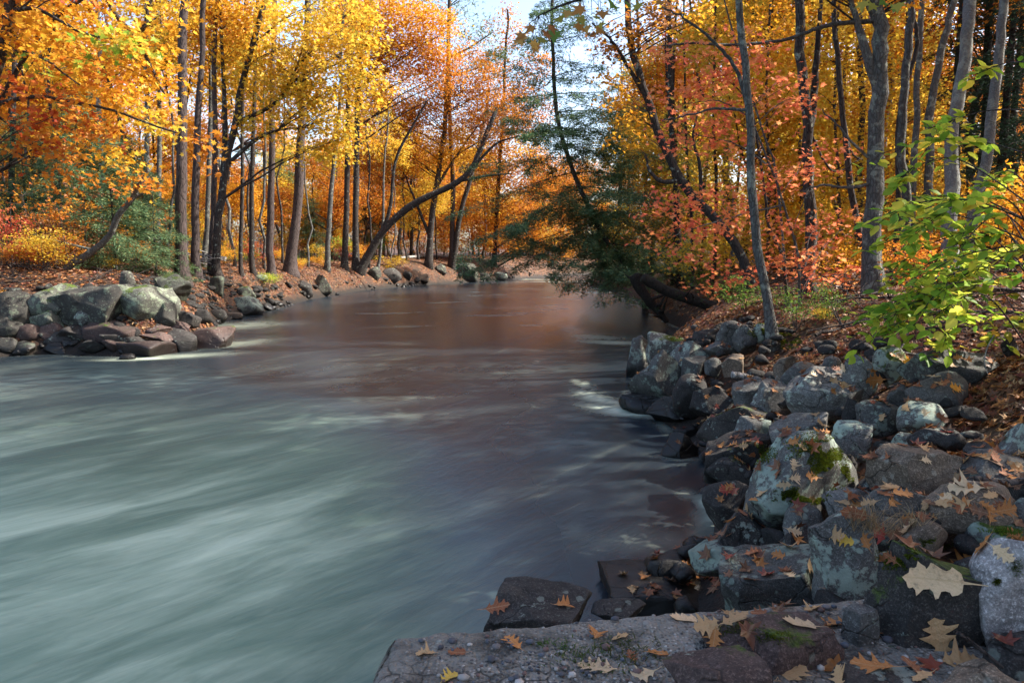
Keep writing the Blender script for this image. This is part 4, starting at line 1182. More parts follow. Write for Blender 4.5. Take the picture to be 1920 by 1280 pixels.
for i, (Y, pts, w, bark, lab) in enumerate([
        (15, [(1690, 520), (1690, 400), (1686, 300), (1692, 240), (1700, 120), (1712, 0)], 18, B_GREY, 'grey trunk close behind the big forked maple'),
        (13, [(1778, 500), (1785, 380), (1798, 220), (1806, 100), (1815, 0)], 29, B_PALE, 'pale lichen-covered trunk rising behind the green sapling, stoutest of a leaning pair'),
        (13.5, [(1805, 480), (1828, 340), (1845, 200), (1862, 90), (1880, -10)], 22, B_PALE, 'pale slanting trunk, thinner of a leaning pair behind the green sapling'),
        (18, [(1735, 480), (1742, 330), (1755, 180), (1778, 60), (1790, 0)], 18, B_GREY, 'dark lichened trunk curving up beside the stoutest pale trunk'),
        (18, [(1705, 480), (1712, 330), (1722, 180), (1730, 0)], 14, B_GREY, 'upright trunk between the forked maple and the curving dark trunk'),
        (17, [(1685, 420), (1684, 280), (1690, 180), (1712, 100), (1712, 60), (1700, 0)], 11, B_DARK, 'crooked thin dark trunk just behind the forked maple'),
        (22, [(1850, 480), (1842, 330), (1846, 180), (1850, 0)], 18, B_DARK, 'dark spruce trunk between the two pale leaning trunks'),
        (24, [(1210, 520), (1212, 400), (1210, 300), (1202, 150), (1196, 0)], 9, B_DARK, 'thin reddish dark trunk rising through the hemlock boughs'),
        (21, [(1278, 545), (1272, 480), (1268, 420), (1264, 330), (1260, 200), (1256, 0)], 13, B_DARK, 'dark straight stem above the fallen log'),
        (22, [(1298, 540), (1296, 440), (1290, 300), (1285, 100)], 6, B_DARK, 'thin stem beside the dark straight stem above the fallen log'),
        (22, [(1264, 540), (1262, 440), (1256, 300), (1250, 100)], 6, B_DARK, 'thin stem at the river side of the dark straight stem above the fallen log'),
        (12, [(1488, 595), (1474, 540), (1466, 480), (1440, 420), (1430, 360)], 6, B_DARK, 'spindly forked stem between the slender leaning trunk and the twin-stemmed trunk'),
        (12.5, [(1478, 590), (1470, 480), (1462, 380), (1450, 300), (1430, 240)], 5, B_GREY, 'spindly grey stem hung with salmon leaves'),
        (25, [(1462, 480), (1458, 350), (1452, 180), (1448, 0)], 13, B_DARK, 'dark trunk standing far back in the yellow leaves'),
        (22, [(1600, 480), (1604, 320), (1608, 150), (1612, 0)], 14, B_DARK, 'dark trunk far back beside the big grey maple')]):
    ptree('slender_tree', lab, 'tree', Y, pts, w, bark, [], 'gold', 0.11, 'kite', 0.8, ext=4, seed=60 + i, group='trunks of the near bank woods', sides=12)
ptree('red_maple', 'young maple with drifts of salmon pink leaves spreading over the fallen log', 'tree', 11.5,
      [(1505, 580), (1498, 500), (1480, 420), (1450, 330), (1420, 250), (1395, 180)], 6, B_GREY,
      [(1300, 200, 60, 40), (1370, 170, 60, 45), (1290, 265, 60, 26), (1360, 250, 60, 36), (1265, 385, 50, 25), (1330, 370, 60, 30), (1255, 430, 55, 22), (1320, 430, 55, 25), (1225, 462, 22, 12), (1365, 410, 40, 30), (1290, 470, 30, 14),
       (1355, 522, 45, 16), (1390, 510, 50, 20), (1335, 535, 25, 10), (1440, 330, 50, 50), (1470, 440, 45, 40), (1480, 500, 50, 35), (1330, 120, 60, 35), (1400, 90, 50, 40), (1270, 180, 30, 20), (1540, 300, 50, 45, 1.5), (1560, 420, 50, 40, 1.5), (1530, 500, 40, 40, 1.0), (1240, 90, 50, 20), (1480, 180, 50, 50, 1.0), (1590, 520, 40, 25, 1.0)],
      'salmon', 0.095, 'star', 0.95, [(4, [(1470, 385), (1400, 400), (1330, 420), (1250, 445)]), (4, [(1440, 320), (1380, 270), (1310, 255)]), (3, [(1490, 480), (1430, 500), (1360, 520)]), (3, [(1410, 220), (1350, 190), (1290, 195)])], None, seed=80, ntw=80, nper=14, r0=0.008, spread=0.2, flat=0.25, up=1.0)
# yellow maples that fill the wood behind the near bank
YB = [(19, 1250, 250, [(1250, 150, 70, 60), (1230, 330, 60, 50), (1290, 60, 70, 50), (1240, 410, 70, 40)], 'orange', 'yellow orange maple behind the heavy leaning trunk'),
      (22, 1340, 470, [(1340, 330, 80, 60), (1370, 430, 70, 50), (1300, 480, 60, 30), (1350, 60, 80, 60), (1390, 210, 60, 60)], 'yellow', 'bright yellow maple deep behind the salmon leaves'),
      (21, 1440, 480, [(1440, 70, 80, 70), (1450, 200, 70, 60), (1470, 330, 70, 60), (1440, 440, 80, 50)], 'gold', 'golden maple behind the twin-stemmed trunk'),
      (20, 1570, 490, [(1570, 60, 80, 70), (1560, 180, 70, 60), (1590, 300, 70, 70), (1560, 400, 70, 60), (1590, 470, 60, 40)], 'yellow', 'yellow maple filling the gap between the twin-stemmed trunk and the big grey maple'),
      (20, 1700, 470, [(1690, 80, 70, 70), (1700, 200, 70, 60), (1720, 300, 60, 60), (1700, 420, 60, 50), (1680, 480, 50, 30)], 'yellow', 'yellow maple behind the big grey maple'),
      (26, 1500, 480, [(1490, 130, 90, 80), (1520, 260, 90, 70), (1490, 390, 90, 60), (1640, 430, 90, 60)], 'gold', 'golden maple furthest back behind the big grey maple'),
      (28, 1270, 490, [(1200, 430, 90, 50), (1280, 330, 90, 60), (1200, 250, 60, 60), (1330, 480, 80, 40)], 'yellow', 'yellow maple beyond the fallen log'),
      (24, 1640, 480, [(1640, 60, 90, 70), (1650, 200, 80, 70), (1640, 330, 80, 60), (1540, 470, 90, 40)], 'orange', 'orange maple in the middle of the yellow maples')]
for i, (Y, bx, by, cr, pal, lab) in enumerate(YB):
    ptree('maple_tree', lab, 'tree', Y, [(bx, 500), (bx + 3, 350), (bx - 4, 200), (bx + 2, 0)], 7, B_DARK, [tuple(c) for c in cr], pal, 0.105, 'star', 1.25, ext=3, seed=90 + i, ntw=60, nper=16, r0=0.012, spread=0.32, group='yellow maples behind the near bank')

# ------------------------------------------------------------------ conifers
def spray(mb, a, b, rng, pal, wid=0.45, size=0.10, dens=26, droop=0.25, wood=None, r=0.012):
    """one flat bough of needles from a to b"""
    L = np.linalg.norm(b - a)
    n = max(6, int(L * 5))
    p = wander(a, b, n, rng, 0.06, 0.10)
    if wood is not None:
        V, F = tube(p, np.linspace(r, r * 0.25, n), 4, cap=False)
        wood.add(V, F)
    m = int(L * dens * 6)
    tpos = rng.rand(m) ** 0.75 * (n - 1)
    k = np.minimum(tpos.astype(int), n - 2)
    f = (tpos - k)[:, None]
    base = p[k] * (1 - f) + p[k + 1] * f
    D = (b - a) / (L + 1e-9)
    S = np.cross(D, (0, 0, 1.0)); S /= np.linalg.norm(S) + 1e-9
    u = rng.uniform(-1, 1, m)
    tt = tpos / (n - 1)
    w = wid * (1.15 - tt) * np.minimum(1, tt * 4 + 0.15)
    P = base + S * (u * w)[:, None] + D * (np.abs(u) * w * 0.6)[:, None]
    P[:, 2] -= np.abs(u) * w * droop * rng.uniform(0.4, 2.0, m) + rng.normal(0, 0.07, m)
    out = D[None] * 0.8 + S[None] * np.sign(u)[:, None] * 0.7
    col = pick_cols(pal, m, rng, 0.2)
    V, F, C = leaves(P, size, col, rng, 'needle', 1.6, 0.2, out)
    mb.add(V, F, C)
def conifer_mesh(H, rad, z0, pal, seed, nb=70, dens=16, size=0.15, wid=0.4, skew=0.0):
    rng = np.random.RandomState(seed)
    mb, wd = MB(), MB()
    for k in range(nb):
        z = z0 + (H - z0) * (k / nb) ** 0.9 + rng.normal(0, 0.1)
        L = rad * (1 - (z - z0) / (H - z0 + 0.3)) ** 0.8 * rng.uniform(0.55, 1.1) + 0.25
        a = rng.uniform(0, 2 * pi)
        A = np.array((0, 0, z)); B = np.array((cos(a) * L, sin(a) * L, z - L * rng.uniform(0.05, 0.4)))
        spray(mb, A, B, rng, pal, wid * (0.5 + 0.5 * L / rad), size, dens, 0.3, wd)
    return mb, wd
def conifer(name, label, cat, x, y, meshes, s=1.0, rz=0.0, group=None):
    tr, cr, wd = meshes
    o = link(name, None, (x, y, float(height(x, y)) - 0.1))
    o.scale = (s, s, s); o.rotation_euler = (0, 0, rz)
    tag(o, label, cat, group)
    link('trunk', tr, parent=o)
    a = link('crown', cr, parent=o); a['kind'] = 'stuff'
    b = link('boughs', wd, parent=o); b['kind'] = 'stuff'
    return o
def conifer_set(H, rad, z0, pal, seed, r, bark, **k):
    mb, wd = conifer_mesh(H, rad, z0, pal, seed, **k)
    n = 14
    P = np.stack([np.sin(np.linspace(0, 3, n)) * 0.05, np.cos(np.linspace(0, 2, n)) * 0.05 - 0.05, np.linspace(-0.3, H, n)], -1)
    V, F = tube(P, np.linspace(r, r * 0.12, n), 9, 0.08, seed)
    return (mk_mesh('trunk', V, F, bark), mb.mesh('crown', M_NEEDLE, smooth=False), wd.mesh('boughs', B_TWIG))
CS_YOUNG = conifer_set(5.2, 1.9, 0.3, 'hemlock', 3, 0.07, B_DARK, nb=95, dens=24, size=0.15)
CS_TALL = conifer_set(13, 2.6, 1.0, 'dpine', 5, 0.16, B_DARK, nb=130, dens=15, size=0.17, wid=0.5)
CS_PINE = conifer_set(17, 2.8, 7.5, 'pine', 6, 0.22, B_PINE, nb=80, dens=15, size=0.24, wid=0.55)
for i, (px, Y, s, lab) in enumerate([
        (215, 22.5, 0.85, 'young green hemlock behind the leaning lichen-grey trunk'), (120, 24.5, 0.8, 'young green hemlock behind the long sloping greenish boulder'),
        (292, 24, 0.7, 'small green hemlock at the foot of the stout pine'), (60, 27, 1.1, 'young green hemlock beyond the red shrub'), (165, 26.5, 1.25, 'tallest young hemlock of the far shore group'),
        (255, 27, 0.95, 'young hemlock deep behind the leaning trunk top'), (330, 40, 0.9, 'young hemlock far back between pine trunks'), (590, 52, 0.9, 'young hemlock far back behind the slim pale trunk'), (690, 60, 0.9, 'young hemlock far back behind the arching tree')]):
    c = at_y(px, 480, Y)
    conifer('hemlock_tree', lab, 'tree', c[0], Y, CS_YOUNG, s, i * 1.3, 'young hemlocks of the far shore')
for i, (px, Y, s, lab) in enumerate([
        (1950, 18, 1.0, 'dark spruce at the edge of the frame behind the green sapling'), (1865, 21, 1.0, 'dark spruce filling the space behind the pale leaning pair of trunks'),
        (1768, 22, 0.9, 'dark spruce behind the curving lichened trunk'), (2010, 21, 1.2, 'dark spruce half out of frame, tallest of the spruces'), (1880, 25, 1.1, 'dark spruce furthest back of the spruces')]):
    c = at_y(px, 480, Y)
    conifer('spruce_tree', lab, 'tree', c[0], Y, CS_TALL, s, i * 2.1, 'dark spruces of the near bank')
# the old hemlock that leans out over the river
def old_hemlock():
    Y = 29.0
    rng = np.random.RandomState(77)
    Q, R = trunk_path([(1205, 545), (1165, 485), (1125, 430), (1098, 370), (1070, 300), (1052, 220), (1043, 130), (1038, 40), (1036, -40)], Y, 11, None)
    base = Q[0].copy()
    root = link('hemlock_tree', None, base)
    tag(root, 'old dark hemlock leaning from the near bank with boughs drooping over the river', 'tree')
    V, F = tube(Q, R, 12, 0.1, 3)
    link('trunk', mk_mesh('trunk', V - base, F, B_DARK), parent=root)
    br = [((1075, 320), (925, 375)), ((1085, 340), (960, 440)), ((1100, 378), (890, 455)), ((1118, 415), (860, 520)), ((1060, 250), (950, 225)), ((1050, 205), (1180, 215)), ((1062, 262), (1255, 300)), ((1090, 350), (1240, 375)),
          ((1130, 440), (960, 505)), ((1150, 465), (1030, 520)), ((1045, 150), (1130, 125)), ((1044, 140), (965, 125)), ((1040, 80), (1110, 65)), ((1039, 70), (985, 75)), ((1055, 230), (1160, 255)), ((1080, 330), (1190, 330)),
          ((1110, 400), (1230, 440)), ((1140, 455), (1240, 470)), ((1160, 480), (1100, 530)), ((1120, 420), (1040, 470)), ((1095, 365), (1000, 400)), ((1068, 290), (1000, 300)), ((1130, 440), (1190, 500)), ((1047, 180), (970, 185)),
          ((1047, 170), (1130, 175)), ((1038, 30), (1090, 20)), ((1038, 30), (1000, 28)), ((1037, -10), (1075, -20)), ((1090, 350), (1060, 420)), ((1120, 420), (1100, 480)), ((1150, 470), (1180, 530)), ((1105, 385), (1170, 400)),
          ((1160, 480), (1220, 510)), ((1170, 492), (1130, 545)), ((1064, 275), (1130, 290)), ((1056, 240), (980, 260))]
    mb, wd = MB(), MB()
    for i, (p, q) in enumerate(br):
        A = at_y(p[0], p[1], Y)
        k = int(np.argmin(np.linalg.norm(Q - A, axis=1))); A = Q[k]
        B = at_y(q[0], q[1], Y + rng.uniform(-3.2, 1.5))
        big = np.linalg.norm(B - A)
        spray(mb, A, B, rng, 'hemlock', 0.75 if p[1] > 240 else 0.55, 0.17, 44 if p[1] > 200 else 22, 0.5, wd, 0.022)
        # side shoots
        for s in range(6):
            tt = rng.uniform(0.25, 1.0)
            c = A + (B - A) * tt
            d = c + np.array((rng.normal(0, 1.1), rng.normal(0, 1.3), -rng.uniform(0.05, 0.9)))
            spray(mb, c, d, rng, 'hemlock', 0.5, 0.17, 34 if p[1] > 200 else 18, 0.5, wd, 0.012)
    for i in range(46):
        k = rng.randint(5, 21)
        L = rng.uniform(0.8, 2.4)
        a = rng.uniform(0, 2 * pi)
        spray(mb, Q[k], Q[k] + np.array((cos(a) * L, sin(a) * L, -rng.uniform(0.1, .5) * L)), rng, 'hemlock', 0.5, 0.17, 30, 0.5, wd, 0.014)
    o = link('crown', mb.mesh('crown', M_NEEDLE, smooth=False, off=base), parent=root); o['kind'] = 'stuff'
    # bare dead twigs
    for i in range(26):
        k = rng.randint(4, 20)
        a = Q[k]
        b = a + np.array((rng.normal(0, 2.0), rng.normal(0, 1.0), rng.normal(-0.5, 0.7)))
        V, F = tube(wander(a, b, 7, rng, 0.15, 0.05), np.linspace(0.018, 0.004, 7), 4, cap=False)
        wd.add(V, F)
    o = link('boughs', wd.mesh('boughs', B_TWIG, off=base), parent=root); o['kind'] = 'stuff'
old_hemlock()
CS_HEM = conifer_set(11, 3.0, 0.8, 'hemlock', 8, 0.13, B_DARK, nb=120, dens=20, size=0.17, wid=0.55)
for i, (px, Y, s, lab) in enumerate([(1222, 37, 1.15, 'full green hemlock behind the old leaning hemlock'), (1262, 31, 0.75, 'shorter green hemlock beside the thin reddish trunk'), (1178, 48, 1.1, 'green hemlock furthest down the near bank'), (1160, 58, 1.75, 'tall green hemlock showing its top against the pale sky')]):
    c = at_y(px, 480, Y)
    conifer('hemlock_tree', lab, 'tree', c[0], Y, CS_HEM, s, i * 1.7)

# ------------------------------------------------------------------ the wood behind: broadleaf trees that share meshes
def wood_set(seed, H, cz, r, pal, size, r0, bark, cov=1.4):
    rng = np.random.RandomState(seed)
    n = 16
    z = np.linspace(-0.3, H, n)
    wob = np.cumsum(rng.normal(0, 0.12, (n, 2)), axis=0)
    P = np.stack([wob[:, 0], wob[:, 1], z], -1)
    R = np.linspace(r0, r0 * 0.25, n) + r0 * 0.4 * np.exp(-np.maximum(z, 0) / (2 * r0))
    V, F = tube(P, R, 9, 0.1, seed)
    tr = mk_mesh('trunk', V, F, bark)
    mb = MB(); cs = []
    for k in range(7):
        c = np.array((rng.normal(0, r * 0.45), rng.normal(0, r * 0.45), cz + rng.uniform(-0.4, 0.5) * (H - cz) * 1.4))
        cs.append(foliage(mb, c, np.array((r * rng.uniform(.4, .7), r * rng.uniform(.4, .7), r * rng.uniform(.3, .5))), pal, size, rng, cov, 'kite', 20))
    tb = MB(); twigs_to(tb, P, R, np.vstack(cs), rng, 60, 0.02)
    return tr, mb.mesh('crown', M_LEAF, smooth=False), tb.mesh('twigs', B_TWIG)
WS = [wood_set(100 + i, H, cz, r, pal, sz, r0, bk, cv) for i, (H, cz, r, pal, sz, r0, bk, cv) in enumerate([
    (14, 9.0, 3.0, 'gold', 0.17, 0.17, B_DARK, 1.5), (12, 7.0, 2.8, 'yellow', 0.16, 0.13, B_DARK, 1.5), (15, 10, 3.2, 'orange', 0.17, 0.20, B_GREY, 1.4), (13, 7.5, 3.0, 'rust', 0.17, 0.16, B_DARK, 1.4),
    (9, 4.5, 2.4, 'yellow', 0.14, 0.07, B_DARK, 1.4), (8, 4.0, 2.3, 'gold', 0.14, 0.07, B_GREY, 1.4), (10, 5.0, 2.6, 'orange', 0.15, 0.09, B_DARK, 1.3), (7, 3.4, 2.0, 'redor', 0.13, 0.05, B_GREY, 1.2)])]
WNAMES = ['golden', 'yellow', 'orange', 'rust brown', 'low yellow', 'low golden', 'low orange', 'low red orange']
LANDMARKS = [(20, 'dark trunk behind the crimson shrub'), (110, 'leaning grey trunk'), (186, 'pale grey trunk among hemlocks'), (270, 'grey trunk behind the leaning trunk'), (340, 'stoutest pine'), (420, 'forked yellow maple'), (508, 'dark straight pine'), (552, 'tilted purplish pine'),
             (622, 'slim pale trunk'), (690, 'bent arching tree'), (808, 'rust brown oak'), (860, 'slanting trunk on the bend'), (950, 'far bend of the bank'), (1080, 'old leaning hemlock'), (1210, 'thin reddish trunk in the hemlock boughs'), (1270, 'dark stem above the fallen log'), (1350, 'heavy leaning trunk'), (1425, 'slender leaning trunk'),
             (1520, 'twin-stemmed trunk'), (1590, 'thin crooked trunk'), (1645, 'big grey maple'), (1692, 'grey trunk beside the big maple'), (1745, 'curving lichened trunk'), (1790, 'stoutest pale trunk'), (1840, 'thinner pale leaning trunk')]
RANK = ['nearest', 'second nearest', 'third nearest', 'fourth nearest', 'fifth nearest', 'sixth nearest', 'seventh nearest', 'eighth nearest', 'ninth nearest', 'tenth nearest', 'eleventh nearest', 'twelfth nearest', 'thirteenth nearest', 'fourteenth nearest']
PENDING = []
def relabel():
    """name each tree or shrub of the wood by what it is seen behind and how far back it stands"""
    by = {}
    for o, what, group in PENDING:
        x, y, _ = o.location
        if y < 1: continue
        dep = y * CP
        px = 960 + FPX * x / dep
        if px < -150 or px > 2070: 
            continue
        lm = min(LANDMARKS, key=lambda q: abs(q[0] - px))[1]
        by.setdefault((what, lm), []).append((y, o))
    for (what, lm), lst in by.items():
        lst.sort(key=lambda q: q[0])
        for k, (y, o) in enumerate(lst):
            o['label'] = f'{what} seen behind the {lm}' if len(lst) == 1 else f'{RANK[min(k, 13)]} {what} seen behind the {lm}'
def place_wood(k, x, y, s, rz, where, group):
    tr, cr, tw = WS[k]
    o = link('forest_tree', None, (x, y, float(height(x, y)) - 0.1))
    o.scale = (s, s, s * 1.0); o.rotation_euler = (0, 0, rz)
    tag(o, f'{WNAMES[k]} leaved tree {where}', 'tree', f'{WNAMES[k]} trees {where}')
    if 'out of sight' not in where: PENDING.append((o, f'{WNAMES[k]} leaved tree', 0))
    link('trunk', tr, parent=o)
    a = link('crown', cr, parent=o); a['kind'] = 'stuff'
    b = link('twigs', tw, parent=o); b['kind'] = 'stuff'
rngw = np.random.RandomState(42)
placed = []
def try_place(x, y, mind):
    if any((x - a) ** 2 + (y - b) ** 2 < mind * mind for a, b in placed): return False
    placed.append((x, y)); return True
cnt = 0
while cnt < 110:                                   # far shore and the bend
    Y = rngw.uniform(34, 95)
    X = rngw.uniform(-0.80 * Y - 2, 0.30 * Y)
    d = float(shore_d(X, Y))
    if d < 3.0 or X > 3 and Y < 88: continue
    pxx = 960 + FPX * X / Y
    if 290 < pxx < 720 and Y < 44: continue
    if 230 < pxx < 520 and rngw.rand() < 0.6: continue
    if not try_place(X, Y, 2.6): continue
    k = rngw.choice(8, p=[.15, .15, .12, .12, .14, .12, .12, .08])
    far = 'far back in the wood' if Y > 60 else 'in the wood behind the far shore'
    place_wood(int(k), X, Y, rngw.uniform(0.8, 1.25), rngw.uniform(0, 6.28), far, None)
    cnt += 1
cnt = 0
while cnt < 55:                                   # behind the near bank
    Y = rngw.uniform(20, 85)
    X = rngw.uniform(0.08 * Y, 0.72 * Y)
    d = float(shore_d(X, Y))
    if d < 2.5 or float(shore_d(X - 6, Y)) > 60: continue
    if not try_place(X, Y, 2.8): continue
    k = rngw.choice(8, p=[.13, .22, .12, .04, .22, .15, .10, .02])
    place_wood(int(k), X, Y, rngw.uniform(0.8, 1.2), rngw.uniform(0, 6.28), 'in the wood behind the near bank', None)
    cnt += 1
WS.append(wood_set(150, 15, 11, 2.6, 'gold', 0.17, 0.085, B_DARK, 0.8)); WNAMES.append('thin trunked golden')
WS.append(wood_set(151, 14, 10.5, 2.4, 'yellow', 0.17, 0.075, B_GREY, 0.8)); WNAMES.append('thin trunked yellow')
for i, (px, Y) in enumerate([(62, 31), (105, 36), (132, 30), (152, 40), (228, 34), (312, 30), (358, 36), (440, 33), (466, 40), (494, 37), (530, 42), (578, 44), (598, 40), (632, 46), (690, 52), (732, 56), (764, 60), (40, 38), (255, 42), (415, 44), (820, 66), (880, 72), (1312, 30), (1370, 27), (1400, 33), (1490, 24), (1545, 28), (1580, 25), (1668, 27), (1755, 27)]):
    c = at_y(px, 480, Y)
    if float(shore_d(c[0], Y)) > 1.2:
        place_wood(len(WS) - 2 + i % 2, c[0], Y, 0.9 + 0.25 * ((i * 7) % 5) / 5, i * 1.3, 'in the wood behind the far shore' if px < 1000 else 'in the wood behind the near bank', None)
# the bend of the river closes the view: trees on the bank beyond it
cnt = 0
while cnt < 42:
    Y = rngw.uniform(86, 125); X = rngw.uniform(-16, 38)
    if float(shore_d(X, Y)) < 1.5 or not try_place(X, Y, 2.4): continue
    k = rngw.choice(8, p=[.12, .12, .14, .12, .14, .14, .14, .08])
    place_wood(int(k), X, Y, rngw.uniform(0.9, 1.3), rngw.uniform(0, 6.28), 'beyond the bend of the river', None)
    cnt += 1
# trees beyond the frame on the near bank, whose shade falls on the boulders and the race
TALL = wood_set(140, 19, 11, 4.2, 'gold', 0.22, 0.22, B_GREY, 1.5)
WS.append(TALL); WNAMES.append('tall golden')
WS.append(wood_set(141, 17.5, 12.5, 3.8, 'gold', 0.22, 0.20, B_GREY, 1.9)); WNAMES.append('high crowned golden')  # unseen trees, crowns set high to shade the water but not the sapling
for i, (x, y, s) in enumerate([(9.3, 6.2, .95), (10, 8.6, 1.0), (9, 4.2, .95), (12.5, 5, 1.0), (14, 10, 1.0), (9.5, 1.2, 1.0), (13, 0, 1.0), (10.8, 13.5, 1.0)]):
    place_wood(WNAMES.index('high crowned golden'), x, y, s, i * 1.9, 'standing out of sight beside the near bank', None)
for i, (x, y, s) in enumerate([(9, 2.0, .85), (13, 2.5, .9), (17, 2.2, 1.0), (8.5, -1, .9), (12, -3, 1.0), (17, -1.5, 1.0), (24, 2, 1.1), (7, -4.5, .9)]):
    place_wood(WNAMES.index('tall golden'), x, y, s, i * 1.1, 'standing out of sight beside the near bank' if y < 18 else 'rising above the fallen log', None)
pines_bg = [(-22, 62), (-14, 75), (-35, 55), (3, 98), (12, 112), (-45, 70), (20, 75), (30, 60)]
for i, (x, y) in enumerate(pines_bg):
    PENDING.append((conifer('pine_tree', 'tall green pine rising out of the distant wood', 'tree', x, y, CS_PINE, 1.0 + 0.1 * (i % 3), i * 1.7, 'tall green pines of the distant wood'), 'tall green pine', 0))

# ================================================================== SHRUBS AND UNDERGROWTH
def shrub_set(seed, r, h, pal, size, cov=1.2, kind='kite'):
    rng = np.random.RandomState(seed)
    mb, wd = MB(), MB()
    for k in range(6):
        c = np.array((rng.normal(0, r * 0.4), rng.normal(0, r * 0.4), h * rng.uniform(0.35, 0.85)))
        C = foliage(mb, c, np.array((r * .6, r * .6, h * .25)), pal, size, rng, cov * 0.5, kind, 10, 0.16)
    for k in range(8):
        a = np.array((rng.normal(0, .05), rng.normal(0, .05), -0.1)); b = np.array((rng.normal(0, r * .5), rng.normal(0, r * .5), h * rng.uniform(.6, 1)))
        V, F = tube(wander(a, b, 7, rng, 0.12, 0.1), np.linspace(0.016, 0.004, 7), 4, cap=False)
        wd.add(V, F)
    return wd.mesh('stems', B_TWIG), mb.mesh('foliage', M_LEAF, smooth=False)
SH = {k: shrub_set(200 + i, 1.1, 1.9, k, 0.10, cv) for i, (k, cv) in enumerate([('yellow', 1.0), ('gold', 1.0), ('orange', 1.0), ('red', 0.7), ('green', 0.8), ('ygreen', 1.0), ('rust', 0.9), ('brown', 0.6)])}
SHN = {'yellow': 'yellow', 'gold': 'golden', 'orange': 'orange', 'red': 'red', 'green': 'green', 'ygreen': 'yellow green', 'rust': 'rust coloured', 'brown': 'brown half bare'}
def shrub(k, x, y, s, label, group=None, rz=0.0, sz=1.0):
    st, fo = SH[k]
    o = link('shrub', None, (x, y, float(height(x, y)) - 0.03))
    o.scale = (s, s, s * sz); o.rotation_euler = (0, 0, rz)
    tag(o, label, 'shrub', group)
    if group: PENDING.append((o, ('low ' if s < 0.5 else '') + f'{SHN[k]} shrub', 0))
    link('stems', st, parent=o)['kind'] = 'stuff'
    link('foliage', fo, parent=o)['kind'] = 'stuff'
    return o
def pshrub(k, px, py, s, label, rz=0.0, sz=1.0, Y=None):
    p = hit(px, py) if Y is None else at_y(px, py, Y)
    return shrub(k, p[0], p[1], s, label, None, rz, sz)
pshrub('yellow', 205, 508, 0.26, 'small bright yellow shrub on the slope above the long mint-lichened boulder')
pshrub('yellow', 193, 500, 0.22, 'little yellow shrub sunlit beside the leaning lichen-grey trunk', 1.0)
pshrub('ygreen', 502, 540, 0.55, 'low yellow green bush on the bank past the white-capped boulder', 0.4, 0.7)
pshrub('red', 22, 476, 0.8, 'tall crimson shrub at the edge of the far shore woods', 2.0, 1.4, 21.0)
pshrub('red', 48, 486, 0.5, 'lower crimson shrub in front of the tall crimson shrub', 3.0, 1.0, 20.2)
pshrub('red', 470, 478, 0.9, 'pinkish red shrub glowing between the yellow maple and the tilted pine', 1.0, 1.0, 37.0)
pshrub('yellow', 740, 510, 0.9, 'yellow shrub hanging over the bank next to the bent arching tree', 1.0, 0.8)
pshrub('ygreen', 640, 490, 1.0, 'yellow green shrub beside the slim pale trunk', 2.0)
pshrub('brown', 100, 478, 1.0, 'brown half bare shrub behind the leaning lichen-grey trunk', 1.0, 1.0, 22.0)
pshrub('gold', 430, 500, 0.5, 'low golden shrub at the roots of the forked yellow maple', 0.3)
pshrub('orange', 1720, 560, 0.5, 'orange brown shrub under the green sapling by the big grey maple')
pshrub('green', 1495, 612, 0.30, 'small green plant growing at the foot of the slender leaning trunk', 1.0)
pshrub('green', 1555, 600, 0.28, 'small green plant in the litter beside the twin-stemmed trunk', 2.0)
pshrub('yellow', 1542, 600, 0.16, 'tiny yellow green plant alone on the leaf litter of the near bank', 2.0, .7)
pshrub('green', 1400, 585, 0.6, 'green fern-like shrub behind the end of the fallen log', 2.0, .6)
pshrub('green', 1330, 560, 0.9, 'low green bush under the salmon maple leaves', 0.0, .6)
rngs = np.random.RandomState(9)
n_ = 0
while n_ < 75:
    Y = rngs.uniform(22, 75)
    X = rngs.uniform(-0.78 * Y, 0.05 * Y)
    d = float(shore_d(X, Y))
    if d < 3.2 or d > 26: continue
    pxx = 960 + FPX * X / Y
    if 290 < pxx < 720 and Y < 36: continue
    k = rngs.choice(['yellow', 'gold', 'orange', 'red', 'green', 'rust', 'brown'], p=[.18, .2, .18, .09, .1, .15, .1])
    shrub(k, X, Y, rngs.uniform(0.6, 1.3), f'{SHN[k]} shrub in the undergrowth of the far shore', f'{SHN[k]} undergrowth of the far shore', rngs.uniform(0, 6))
    n_ += 1
n_ = 0
while n_ < 45:
    Y = rngs.uniform(17, 50)
    X = rngs.uniform(-0.78 * Y, 0.0)
    d = float(shore_d(X, Y))
    if d < 1.3 or d > 6 or (Y < 24 and -0.72 * Y < X < -0.5 * Y): continue
    k = rngs.choice(['yellow', 'gold', 'green', 'rust', 'brown', 'brown'])
    shrub(k, X, Y, rngs.uniform(0.22, 0.5), f'{SHN[k]} shrub in the undergrowth of the far shore', f'low {SHN[k]} plants on the far shore', rngs.uniform(0, 6))
    n_ += 1
n_ = 0
while n_ < 55:
    Y = rngs.uniform(13, 60)
    X = rngs.uniform(0.1 * Y, 0.8 * Y)
    d = float(shore_d(X, Y))
    if d < 2.0 or d > 26 or (Y < 17 and X < 0.45 * Y): continue
    k = rngs.choice(['yellow', 'gold', 'orange', 'green', 'rust', 'ygreen'], p=[.3, .22, .15, .12, .11, .1])
    shrub(k, X, Y, rngs.uniform(0.5, 1.2), f'{SHN[k]} shrub in the undergrowth of the near bank woods', f'{SHN[k]} undergrowth of the near bank', rngs.uniform(0, 6))
    n_ += 1
n_ = 0
while n_ < 22:
    Y = rngs.uniform(84, 100); X = rngs.uniform(-12, 26)
    d = float(shore_d(X, Y))
    if d < 0.8 or d > 9: continue
    k = rngs.choice(['gold', 'orange', 'rust', 'yellow'])
    shrub(k, X, Y, rngs.uniform(1.0, 1.9), f'{SHN[k]} shrub beyond the bend of the river', f'{SHN[k]} shrubs beyond the bend', rngs.uniform(0, 6))
    n_ += 1

